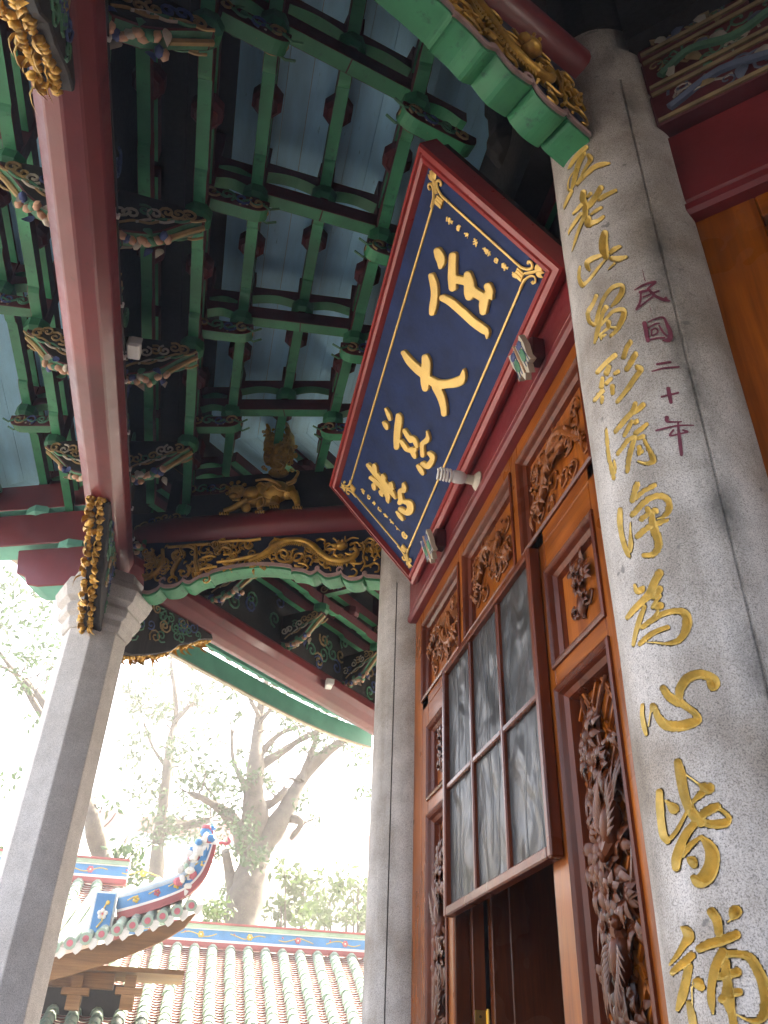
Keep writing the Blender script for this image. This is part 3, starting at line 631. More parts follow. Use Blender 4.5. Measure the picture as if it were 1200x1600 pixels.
for k in ['top%d' % i for i in range(1, 9)] + ['bot%d' % i for i in range(1, 9)]:
    stroke_patch(k, 'small_character', M['goldpaint'], plq, surfP, lambda x, y: invP(x, y, FIELD + .004), (0.0022, 0.0022), lambda F, w, u, v: 0 * F, base=FIELD + .004, thick=.004, grow=1.15)
cor = [invP(*p, FIELD + .006) for p in ((681, 304), (827, 425), (634, 862), (544, 766))]
lu0 = 0.5 * (cor[2][0] + cor[3][0]) * .0 + cor[3][0]; lu1 = 0.5 * (cor[0][0] + cor[1][0]); lv1 = 0.5 * (cor[0][1] + cor[3][1]); lv0 = 0.5 * (cor[1][1] + cor[2][1]); lu0 = 0.5 * (cor[2][0] + cor[3][0])
lw = 0.0042
for (a, b) in (((lu0, lv0), (lu1, lv0)), ((lu1, lv0), (lu1, lv1)), ((lu0, lv1), (lu1, lv1)), ((lu0, lv0), (lu0, lv1))):
    mb = MB(); du = lw if a[0] == b[0] else -0.03; dv = lw if a[1] == b[1] else -0.03
    mb.box((a[0] - du, a[1] - dv, FIELD), (b[0] + du, b[1] + dv, FIELD + .006), fr=(pO, pU, pV, pN)); mb.build('gold_line', M['goldpaint'], plq)
for (cu, cv, su, sv_) in ((lu0, lv0, -1, -1), (lu1, lv0, 1, -1), (lu1, lv1, 1, 1), (lu0, lv1, -1, 1)):
    mb = MB()
    def L(*pts): return [pla(cu + su * x, cv + sv_ * y, FIELD + .007) for x, y in smooth_line(pts, 4)]
    r = [0.006, 0.007, 0.008]
    mb.tube(L((-.07, .002), (-.03, .004), (0, .018), (.012, .036), (.0, .048), (-.012, .042), (-.01, .034)), .006, 6, flat=.7)
    mb.tube(L((.002, -.07), (.004, -.03), (.018, 0), (.036, .012), (.048, 0), (.042, -.012), (.034, -.01)), .006, 6, flat=.7)
    mb.tube(L((-.005, -.005), (.02, .02), (.045, .045), (.056, .056)), .007, 6, flat=.7)
    for d in (0, .5, 1.07, 1.57, .78): mb.leaf(pla(cu + su * .03, cv + sv_ * .03, FIELD + .006), math.cos(d) * su * pU + math.sin(d) * sv_ * pV, pN, .04, .018, .15, .1)
    mb.box((-.045, -.045, 0), (-.008, -.008, .009), fr=(pla(cu, cv, FIELD), su * pU, sv_ * pV, pN))
    for t in (-.036, -.022): mb.box((t, -.043, .009), (t + .007, -.01, .012), fr=(pla(cu, cv, FIELD), su * pU, sv_ * pV, pN))
    mb.build('corner_ornament', M['goldpaint'], plq, smooth=50)

# ================================================================== lintel, door wall
LZ0, LZ1 = 3.66, 4.06
def lintel(X=None, label=''):
    ob = thing('lintel_beam', label, 'beam', (W, 2.83, LZ0))
    mb = MB(); mb.box((W - .035, 1.52, LZ0 + .055), (W + .12, 4.14, LZ1)); mb.build('beam', M['red'], ob, bevel=.012)
    mb = MB(); mb.box((W - .045, 1.54, LZ0), (W + .10, 4.12, LZ0 + .05)); mb.build('lower_moulding', M['red'], ob, bevel=.012)
    return ob
lin0 = lintel(None, 'dark red lintel beam directly above the carved wooden transom and under the plaque')

M['mould2'] = wood('brown_door_post', (0.10, 0.022, 0.006), (0.22, 0.055, 0.012), .35, .1)
M['boardscrew'] = plain('dark_screw', (.2, .13, .04), .4, .8)
wall = thing('door_surround', 'varnished orange wood door surround with carved panels below the red lintel', 'door frame', (W, 2.83, 0.15))
def stile(y0, y1, z0, z1, x0=W, x1=W + .09, mat='wood', nm='stile'):
    mb = MB(); mb.box((x0, y0, z0), (x1, y1, z1)); return mb.build(nm, M[mat], wall, bevel=.004)
YB = dict(t=[(3.20, 3.84), (2.49, 3.11), (1.82, 2.40)], zt=(3.155, 3.565))
FAR, NEAR = (3.44, 3.73), (1.87, 2.22)
ZS, ZL = (2.643, 2.97), (0.75, 2.555)
# stiles
stile(3.845, 4.04, .15, LZ0); stile(1.62, 1.815, .15, LZ0)
stile(3.735, 3.845, .15, 3.15); stile(3.36, 3.435, .15, 3.15); stile(2.225, 2.36, .15, 3.15); stile(1.815, 1.865, .15, 3.15)
stile(3.115, 3.195, 3.15, LZ0); stile(2.405, 2.485, 3.15, LZ0)
for y0, y1 in YB['t']: stile(y0 - .005, y1 + .005, 3.57, LZ0, mat='woodh', nm='rail')
for y0, y1 in YB['t']: stile(y0 - .005, y1 + .005, 3.09, 3.15, mat='woodh', nm='rail')
for (a, b) in (FAR, NEAR):
    stile(a - .005, b + .005, 2.975, 3.09, mat='woodh', nm='rail'); stile(a - .005, b + .005, 2.56, 2.638, mat='woodh', nm='rail'); stile(a - .005, b + .005, .55, .745, mat='woodh', nm='rail')
stile(2.36, 3.36, 2.99, 3.09, mat='woodh', nm='rail')
stile(1.815, 4.0, 3.152, 3.16, W + .02, W + .08, 'woodh', 'rail')
def panel(y0, y1, z0, z1, carve, deep=.034, name='carved_panel', bmat='wood'):
    mb = MB(); cy, cz, hy, hz = (y0 + y1) / 2, (z0 + z1) / 2, (y1 - y0) / 2, (z1 - z0) / 2
    prof = [(-.014, .002), (-.014, -.008), (-.006, -.011), (.0, -.006), (.004, .0), (.010, -.004), (.016, .010), (.030, .020), (.031, .027), (.036, .022), (.040, deep)]
    vs = [(W + x, cy + sy * (hy - d), cz + sz * (hz - d)) for d, x in prof for sy, sz in ((-1, -1), (1, -1), (1, 1), (-1, 1))]
    fs = [(4 * i + j, 4 * i + (j + 1) % 4, 4 * i + 4 + (j + 1) % 4, 4 * i + 4 + j) for i in range(len(prof) - 1) for j in range(4)]
    mb.add(vs, fs); fr = mb.build('panel_moulding', M['mould'], wall, smooth=25)
    mb = MB(); mb.box((W + deep, y0 + .036, z0 + .036), (W + deep + .02, y1 - .036, z1 - .036)); pn = mb.build(name, M[bmat], wall)
    if carve: carve(pn, y0 + .042, y1 - .042, z0 + .042, z1 - .042, W + deep)
    return pn
NX = np.array([-1.0, 0, 0])
def P3(y, z, x): return np.array([x, y, z])
def dir2(a): return np.array([0, math.cos(a), math.sin(a)])
def flower(mb, c, r, n=6, tilt=0.5, mi=0):
    for k in range(n):
        a = 2 * PI * k / n + random.uniform(-.2, .2); mb.leaf(c, dir2(a) + NX * tilt, NX, r, r * .75, .25, .3, mi, 3)
    for k in range(n - 1):
        a = 2 * PI * (k + .5) / n; mb.leaf(c + NX * .004, dir2(a) + NX * (tilt + .7), NX, r * .7, r * .55, .3, .1, mi, 3)
    mb.blob(c + NX * r * .25, (r * .22,) * 3, mi=mi, nu=6, nv=4)
def bird(mb, c, a, s, mi=0):
    d = dir2(a); w = dir2(a + PI / 2); fr = [d, w, NX]
    mb.blob(c, (s * .42, s * .2, s * .2), fr, mi, 9, 6); hd = c + d * s * .5 + NX * s * .08 + w * s * .06
    mb.tube([c + d * s * .3, c + d * s * .42 + NX * s * .06, hd], [s * .15, s * .11, s * .09], 7, mi); mb.blob(hd, (s * .13, s * .11, s * .11), fr, mi, 7, 5)
    mb.leaf(hd + d * s * .08, d - w * .3, NX, s * .16, s * .06, .1, .3, mi, 2); mb.blob(hd + d * s * .04 + NX * s * .1, (s * .03,) * 3, mi=mi, nu=5, nv=4)
    for sg in (-1, 1):
        for k in range(7):
            aa = a + sg * (2.2 + .14 * k); mb.leaf(c + d * s * (.18 - .07 * k) + w * sg * s * .13 + NX * s * .14, dir2(aa) + NX * .15, NX, s * (.34 + .055 * k), s * .085, .08, .12, mi, 3)
    for k in range(6):
        aa = a + PI + (k - 2.5) * .16; mb.leaf(c - d * s * .32, dir2(aa) + NX * .05, NX, s * random.uniform(.6, 1.1), s * .09, .06, .12, mi, 4)
def vine(mb, pts, r0, mi=0):
    L = smooth_line(pts, 5); mb.tube(L, [r0 * (1 - .5 * i / len(L)) for i in range(len(L))], 6, mi)
    return L
def sprig(mb, c, a, s, n=5, mi=0):
    for k in range(n):
        t = (k / max(1, n - 1) - .5); mb.leaf(c + NX * random.uniform(0, .006), dir2(a + t * 2.2) + NX * random.uniform(.0, .5), NX, s * random.uniform(.7, 1.1), s * random.uniform(.32, .45), .2, .25, mi, 4)
def carve_small(pn, y0, y1, z0, z1, x):
    mb = MB(); cy, cz = (y0 + y1) / 2, (z0 + z1) / 2; h = z1 - z0
    mb.blob(P3(cy, cz - h * .16, x - .008), (h * .10, h * .17, .016), [(0, 1, 0), (0, 0, 1), NX], nu=10, nv=6)
    vine(mb, [P3(cy, cz - h * .36, x - .006), P3(cy - .01, cz - h * .1, x - .012), P3(cy + .015, cz + h * .12, x - .012), P3(cy, cz + h * .36, x - .006)], .008)
    for k in range(5):
        a = random.uniform(.3, 2.8); c = P3(cy + random.uniform(-.045, .045), cz + random.uniform(-.06, .10), x - .008); sprig(mb, c, a, .055, 4)
    for (dy, dz, r) in ((.0, .02, .034), (-.035, -.03, .026), (.03, -.055, .024), (.015, .07, .024)): flower(mb, P3(cy + dy, cz + dz, x - .012), r)
    for sg in (-1, 1): vine(mb, [P3(cy + sg * .02, cz - .05, x - .008), P3(cy + sg * .06, cz - .06, x - .01), P3(cy + sg * .075, cz - .03, x - .008), P3(cy + sg * .055, cz - .02, x - .008)], .006)
    mb.build('relief_carving', M['carve'], pn, smooth=45)
def carve_transom(kind):
    def f(pn, y0, y1, z0, z1, x):
        mb = MB(); cy, cz = (y0 + y1) / 2, (z0 + z1) / 2; hw, hh = (y1 - y0) / 2, (z1 - z0) / 2
        random.seed(40 + kind)
        pts = [P3(cy + hw * t, cz + hh * .55 * math.sin(3.3 * t + kind), x - .014) for t in (-.9, -.6, -.3, 0, .3, .6, .9)]
        L = smooth_line(pts, 6); n = len(L)
        mb.tube(L, [.010 + .014 * math.sin(PI * min(1, (i + 2) / n)) for i in range(n)], 8)
        for i in range(1, n - 1, 1):
            t = L[i + 1] - L[i - 1]; a = math.atan2(t[2], t[1])
            for sg in (-1, 1):
                if random.random() < .75: mb.leaf(L[i] + NX * .01, dir2(a + sg * random.uniform(.6, 1.7)) + NX * .2, NX, random.uniform(.03, .065), random.uniform(.012, .02), .2, .3, 0, 3)
        for k in range(16):
            c = P3(cy + random.uniform(-.88, .88) * hw, cz + random.uniform(-.75, .75) * hh, x - .005); a = random.uniform(0, 2 * PI)
            vine(mb, [c, c + dir2(a) * .03, c + dir2(a + .9) * .055, c + dir2(a + 2.0) * .05, c + dir2(a + 2.8) * .028], .006)
            if k % 3 == 0: flower(mb, c + NX * .006, random.uniform(.018, .03), 5)
            else: sprig(mb, c, a + 2, .045, 3)
        bird(mb, P3(cy + hw * (-.45 + .1 * kind), cz + hh * .1, x - .02), 1.2 + kind, .10)
        mb.build('relief_carving', M['pcarve'], pn, smooth=45)
    return f
def carve_long(seed):
    def f(pn, y0, y1, z0, z1, x):
        random.seed(seed)
        mb = MB(); w = y1 - y0; st = w / 4.2
        y = y0; k = 0; z = z0
        while z < z1:                                        # fretwork of short oblique bars
            for i in range(5):
                yy = y0 + i * st * .98 + (k % 2) * st * .3
                if yy > y1 - .01: continue
                a = R(52) if (k // 2 + i) % 2 else R(128)
                d = dir2(a) * st * .62; c = P3(yy, z, x - .004)
                p, q2 = c - d, c + d
                if min(p[1], q2[1]) < y0 or max(p[1], q2[1]) > y1: d *= .5; p, q2 = c - d, c + d
                e = np.array([0, -d[2], d[1]]) / np.linalg.norm(d)
                mb.add([p - e * .005, q2 - e * .005, q2 + e * .005, p + e * .005, p - e * .005 + NX * .01, q2 - e * .005 + NX * .01, q2 + e * .005 + NX * .01, p + e * .005 + NX * .01],
                       [(4, 5, 6, 7), (0, 1, 5, 4), (1, 2, 6, 5), (2, 3, 7, 6), (3, 0, 4, 7)])
            z += st * .55; k += 1
        mb.build('fretwork', M['wood'], pn)
        mb = MB(); cy = (y0 + y1) / 2
        nz = int((z1 - z0) / .12)
        for sg in (-.5, .35):
            vine(mb, [P3(cy + w * (sg * .5 + .22 * math.sin(i * 1.3 + sg * 5)), z0 + (z1 - z0) * i / nz, x - .018 - .008 * math.sin(i * 2.1)) for i in range(nz + 1)], .014)
        z = z0 + .05; i = 0
        while z < z1 - .10:
            side = -1 if i % 2 else 1; c = P3(cy + side * w * random.uniform(.05, .2), z, x - .026)
            kind = i % 4
            if kind == 1: bird(mb, c + NX * .012, R(random.choice((80, 100, 240, 290))) , .15)
            elif kind == 3:
                flower(mb, c + NX * .01, .052, 7, .6); sprig(mb, c - dir2(.5) * .03, random.uniform(3.5, 5.5), .085, 6)
            elif kind == 0:
                for k in range(3):
                    cc = c + dir2(random.uniform(0, 6.28)) * .035; mb.blob(cc, (.026, .036, .026), [(0, 1, 0), (0, 0, 1), NX], nu=8, nv=6); sprig(mb, cc, random.uniform(0, 6.28), .07, 4)
            else:
                flower(mb, c, .045, 6, .9)
            for k in range(5):
                cc = P3(cy + random.uniform(-.42, .42) * w, z + random.uniform(-.05, .07), x - random.uniform(.008, .028))
                sprig(mb, cc, random.uniform(0, 6.28), random.uniform(.045, .085), random.choice((3, 4, 5)))
            if i % 2:
                cc = P3(cy - side * w * .3, z, x - .02)
                for k in range(7): mb.leaf(cc, dir2(R(250) + k * .12 - .3) + NX * .3, NX, random.uniform(.08, .14), .014, .05, .1, 0, 4)
            z += random.uniform(.068, .085); i += 1
        mb.build('relief_carving', M['carve'], pn, smooth=45)
    return f
for i, (y0, y1) in enumerate(YB['t']): panel(y0, y1, *YB['zt'], carve_transom(i), name='transom_panel')
random.seed(11)
panel(*FAR, *ZS, carve_small); panel(*NEAR, *ZS, carve_small)
panel(*FAR, *ZL, carve_long(3), deep=.05); panel(*NEAR, *ZL, carve_long(5), deep=.05)
# jambs of the doorway
mb = MB(); mb.box((W + .005, 2.352, .15), (W + .09, 2.372, 2.99)); mb.box((W + .005, 3.348, .15), (W + .058, 3.368, 2.99)); mb.build('jamb', M['carve'], wall)
mb = MB(); mb.box((W + .063, 3.325, .15), (W + .113, 3.37, 2.99)); mb.build('door_post', M['mould2'], wall, bevel=.003)
mb = MB(); mb.box((W + .066, 3.320, 1.68), (W + .110, 3.3245, 1.79)); mb.lathe([(.006, -.06), (.006, .06)], (W + .114, 3.318, 1.735), n=8); mb.build('hinge', M['brass'], wall)
mb = MB()
for dz in (-.035, 0, .035): mb.lathe([(.005, -.002), (.005, .002)], (W + .085, 3.3195, 1.735 + dz), (0, -1, 0), 8)
mb.build('hinge_screw', M['boardscrew'], wall)

# second door wall, on the face behind the near column (copied round the centre of the hall)
wall2 = thing('door_surround', 'shadowed wooden door wall to the right of the engraved column', 'door frame', (W, 2.83, 0.15))
def part2(lo, hi, mat, nm):
    mb = MB(); mb.box(lo, hi); mb.build(nm, M[mat], wall2, bevel=.004)
for y0, y1 in ((3.84, 4.04), (3.11, 3.20), (2.40, 2.49), (1.62, 1.82)): part2((W, y0, .15), (W + .09, y1, LZ0), 'wood', 'stile')
for y0, y1 in ((3.2, 3.84), (2.49, 3.11), (1.82, 2.4)):
    for z0, z1 in ((3.57, LZ0), (2.7, 3.0), (.15, .6)): part2((W, y0 + .001, z0), (W + .08, y1 - .001, z1), 'woodh', 'rail')
    part2((W + .035, y0, 3.0), (W + .05, y1, 3.57), 'wood', 'carved_panel'); part2((W + .035, y0, .6), (W + .05, y1, 2.7), 'wood', 'carved_panel')
wall2.matrix_basis = bayX(-1) @ wall2.matrix_basis
dup(lin0, bayX(-1), 'dark red lintel beam at the right edge behind the engraved column')

# ================================================================== mesh screen hung over the doorway
scr = thing('screen_panel', 'six pane dark mesh screen in a red brown frame hung in front of the doorway', 'screen', (W - .03, 2.81, 2.09))
SX = .968; ys, ye, zb, zt = 2.265, 3.345, 2.088, 3.095
def sbar(y0, y1, z0, z1, nm='screen_bar', x0=SX - .004, x1=SX + .022):
    mb = MB(); mb.box((x0, y0, z0), (x1, y1, z1)); return mb.build(nm, M['mould'], scr, bevel=.005)
fw = .030
sbar(ys, ys + fw, zb, zt, 'frame_stile', SX - .012, SX + .03); sbar(ye - fw, ye, zb, zt, 'frame_stile', SX - .012, SX + .03)
sbar(ys + fw, ye - fw, zb, zb + fw * 1.15, 'frame_rail', SX - .012, SX + .03); sbar(ys + fw, ye - fw, zt - fw, zt, 'frame_rail', SX - .012, SX + .03)
py = [ys + fw, ys + fw + (ye - ys - 2 * fw) / 3, ys + fw + 2 * (ye - ys - 2 * fw) / 3, ye - fw]; zm = 2.572
for y in py[1:3]: sbar(y - .011, y + .011, zb + fw, zt - fw)
for a, b in zip(py[:-1], py[1:]): sbar(a + (.011 if a != py[0] else 0), b - (.011 if b != py[3] else 0), zm - .012, zm + .012)
m, t, b = nt('dark_film'); v = coords(t, (1, 1.4, 1)); n1 = noise(t, v, 4.2, 2, 0.45, .6); v2 = coords(t, (1, 8, .9)); n2 = ramp(t, noise(t, v2, 1.1, 1, .4, .8), [(.47, 0), (.5, .35), (.53, 0)]); n3 = noise(t, coords(t, (1, 2, 1.2)), 1.6, 1, .5, .6)
b.inputs['Base Color'].default_value = (.045, .045, .045, 1); setin(b, Roughness=.34); setin(b, **{'Specular IOR Level': .35})
mx = t.nodes.new('ShaderNodeMath'); mx.operation = 'ADD'; t.links.new(n1, mx.inputs[0]); t.links.new(n2, mx.inputs[1])
mx2 = t.nodes.new('ShaderNodeMath'); mx2.operation = 'ADD'; t.links.new(mx.outputs[0], mx2.inputs[0]); t.links.new(n3, mx2.inputs[1])
bump(t, b, mx2.outputs[0], .5, .085)
tr = t.nodes.new('ShaderNodeBsdfTransparent'); ms = t.nodes.new('ShaderNodeMixShader'); ms.inputs[0].default_value = .86
t.links.new(tr.outputs[0], ms.inputs[1]); t.links.new(b.outputs[0], ms.inputs[2]); t.links.new(ms.outputs[0], t.nodes['Material Output'].inputs[0]); M['film'] = m
for i in range(3):
    for (z0, z1) in ((zb + fw, zm - .012), (zm + .012, zt - fw)):
        mb = MB(); y0, y1 = py[i] + (.011 if i else 0), py[i + 1] - (.011 if i < 2 else 0); N = 14; vs = []
        for a in range(N + 1):
            for c in range(N + 1):
                y = y0 + (y1 - y0) * a / N; z = z0 + (z1 - z0) * c / N; e = math.sin(PI * a / N) * math.sin(PI * c / N)
                vs.append((SX + .012 + e * .006 * math.sin(9 * y + 4 * z + 3 * i) + e * .004 * math.sin(31 * y - 7 * z), y, z))
        mb.add(vs, [(a * (N + 1) + c, a * (N + 1) + c + 1, (a + 1) * (N + 1) + c + 1, (a + 1) * (N + 1) + c) for a in range(N) for c in range(N)])
        mb.build('pane', M['film'], scr, smooth=60)

# door leaves standing open inside, hinge, and the tube lamp seen through the film
def leaf_door(label, y, x0, x1, rot):
    ob = thing('door_leaf', label, 'door', (x0, y, .2)); mb = MB(); mb.box((x0, y - .022, .2), (x1, y + .022, 2.98)); mb.build('leaf', M['carve'], ob, bevel=.004)
    mb = MB(); 
    for z0, z1 in ((.4, 1.3), (1.4, 2.85)): mb.box((x0 + .07, y - .03, z0), (x1 - .07, y - .021, z1))
    mb.build('raised_panel', M['carve'], ob, bevel=.004)
    if y > 9:
        for z in (1.76, .8):
            mb = MB(); mb.box((x0 - .004, y - .012, z - .07), (x0 - .001, y + .016, z + .05)); mb.lathe([(.007, -.07), (.007, .05)], (x0 - .006, y - .016, z), n=8); mb.build('hinge', M['brass'], ob)
    return ob
leaf_door('open dark brown door leaf inside the doorway on the far side', 3.30, 1.125, 1.60, 0)
leaf_door('dark open door leaf inside the doorway beside the near jamb', 2.40, 1.25, 1.72, 0)
a, b2 = at_ax(790, 1022, 0, 2.2), at_ax(862, 1122, 0, 2.2)
lt = thing('tube_lamp', 'lit white tube lamp inside the hall seen through the mesh screen', 'lamp', tuple((a + b2) / 2))
mb = MB(); d = (b2 - a); mb.tube([a - d * .1, b2 + d * .1], .022, 8); mb.build('tube', plain('lit_tube', (.9, .9, .9), .4, em=(1, .98, .95), es=7.0), lt)
mb = MB(); off = np.array([.05, 0, .02]); mb.tube([a - d * .12 + off, b2 + d * .12 + off], .03, 6); mb.build('fitting', M['white'], lt)

# ================================================================== plaque brackets and spiral lamp on the lintel
hangm = [M['cream'], M['leafg'], M['cblue'], M['nearblack'], M['peach']]
def hanger(px, py, label):
    c = at_ax(px, py, 0, W - .11); ob = thing('plaque_bracket', label, 'bracket', tuple(c), 'painted brackets under the plaque')
    mb = MB(); mb.box((c[0] + .02, c[1] - .035, c[2] + .0), (W - .03, c[1] + .035, c[2] + .10)); mb.build('arm', M['red_dark'], ob, bevel=.01)
    e1 = np.array([0, -1.0, 0]); e2 = np.array([.30, 0, -.954]); e3 = np.cross(e1, e2); e3 = -e3 if e3[0] > 0 else e3
    mb = MB(); pr = [(-.055, -.07), (-.03, -.055), (0, -.06), (.03, -.055), (.055, -.07), (.06, -.02), (.05, .02), (.06, .05), (.03, .045), (.02, .08), (0, .06), (-.02, .08), (-.03, .045), (-.06, .05), (-.05, .02), (-.06, -.02)]
    mb.prism(pr, c, e1, e2, e3, -.012, .012, 0)
    for sg in (-1, 1):
        mb.blob(c + e1 * .028 * sg + e2 * .005 + e3 * .013, (.017, .03, .006), [e1, e2, e3], 1); mb.blob(c + e1 * .03 * sg - e2 * .04 + e3 * .013, (.02, .018, .006), [e1, e2, e3], 2)
        for k in range(3): mb.tube([c + e1 * sg * (.012 + .014 * k) - e2 * .055 + e3 * .013, c + e1 * sg * (.02 + .015 * k) + e2 * .05 + e3 * .013], .002, 4, 2)
    mb.tube([c - e2 * .065 + e3 * .014, c + e2 * .06 + e3 * .014], .005, 5, 4)
    mb.build('painted_plate', hangm, ob, smooth=40)
hanger(817, 562, 'painted butterfly shaped bracket under the plaque nearer the engraved column')
hanger(671, 855, 'painted butterfly shaped bracket under the far lower corner of the plaque')
c = at_ax(748, 752, 0, W - .035); lm = thing('spiral_lamp', 'unlit white spiral energy saving lamp on a holder screwed to the red lintel', 'lamp', tuple(c))
ax = np.array([-1, 0.0, .04]); ax /= np.linalg.norm(ax)
mb = MB(); mb.lathe([(.042, 0), (.044, .006), (.036, .016), (.022, .026), (.020, .055), (.019, .06)], c, ax, 18); mb.build('holder', M['cream'], lm, smooth=40)
mb = MB(); mb.lathe([(.019, .06), (.026, .07), (.029, .085), (.029, .105), (.026, .118), (.02, .122)], c, ax, 18); mb.build('ballast', M['white'], lm, smooth=40)
mb = MB(); w1 = np.array([0, 1.0, 0]); w2 = np.cross(ax, w1); pts = []
for i in range(97):
    tt = i / 96; a = 2 * PI * 4.6 * tt; rr = .026 * (1 - .25 * max(0, tt - .85) / .15); pts.append(c + ax * (.126 + .062 * tt) + rr * (math.cos(a) * w1 + math.sin(a) * w2))
mb.tube(pts, .0052, 7); mb.build('spiral_tube', M['white'], lm, smooth=60)

# ================================================================== painted timber ceiling of the porch, one bay, then copied round the centre
BZ = 5.28                                                  # underside of the blue boards
ROWS = (-0.257, -0.086, 0.086, 0.257)
NODES = {1: (-0.41, 4.65), 2: (-0.185, 4.89), 3: (0.128, 5.03), 4: (0.423, 4.84), 5: (0.66, 4.65), -1: (-1.19, 4.65), -2: (-1.43, 4.89)}
GR = [M['red_dark'], M['green'], M['red'], M['ochre'], M['leafg'], M['cblue'], M['peach'], M['cream'], M['nearblack']]
UND = lambda p, q2: q2[0] > p[0] + 1e-5                      # undersides of a counter-clockwise outline
def octblock(mb, c, r=.064, h=.075, side=1, under=0, a0=0.0):
    n = 8; vs = []
    for rr, z in ((r * .62, .004), (r * .74, 0), (r, .022), (r, h)):
        for j in range(n):
            a = a0 + PI / 8 + 2 * PI * j / n; vs.append((c[0] + rr * math.cos(a), c[1] + rr * math.sin(a), c[2] + z))
    fs = [tuple(range(n))[::-1]]; ms = [under]
    for i in range(3):
        for j in range(n): fs.append((i * n + j, i * n + (j + 1) % n, (i + 1) * n + (j + 1) % n, (i + 1) * n + j)); ms.append(side)
    fs.append(tuple(range(3 * n, 4 * n))); ms.append(side); mb.add(vs, fs, ms)
def gong(L, h, rnd=.05, arch=0.0, n=5):
    """outline of a bracket arm of length L: rounded lower ends, or an arched underside"""
    if arch > 0:
        bot = [(-L / 2, 0), (-L / 2 + .03, 0)] + [(-L / 2 + .03 + (L - .06) * k / 8, arch * math.sin(PI * k / 8)) for k in range(1, 8)] + [(L / 2 - .03, 0), (L / 2, 0)]
    else:
        rnd = min(rnd, L / 3)
        bot = [(-L / 2, h * .62)] + [(-L / 2 + rnd * (1 - math.cos(PI / 2 * k / n)), h * .62 * (1 - math.sin(PI / 2 * k / n))) for k in range(1, n + 1)]
        bot += [(-x, z) for x, z in bot[::-1]]
    return bot + [(L / 2, h), (-L / 2, h)]
def curl_pts(c, ea, eb, r0, a0, turns, sg=1, n=14):
    return [np.asarray(c) + (r0 * (1 - .85 * k / n)) * (math.cos(a0 + sg * 2 * PI * turns * k / n) * np.asarray(ea) + math.sin(a0 + sg * 2 * PI * turns * k / n) * np.asarray(eb)) for k in range(n + 1)]

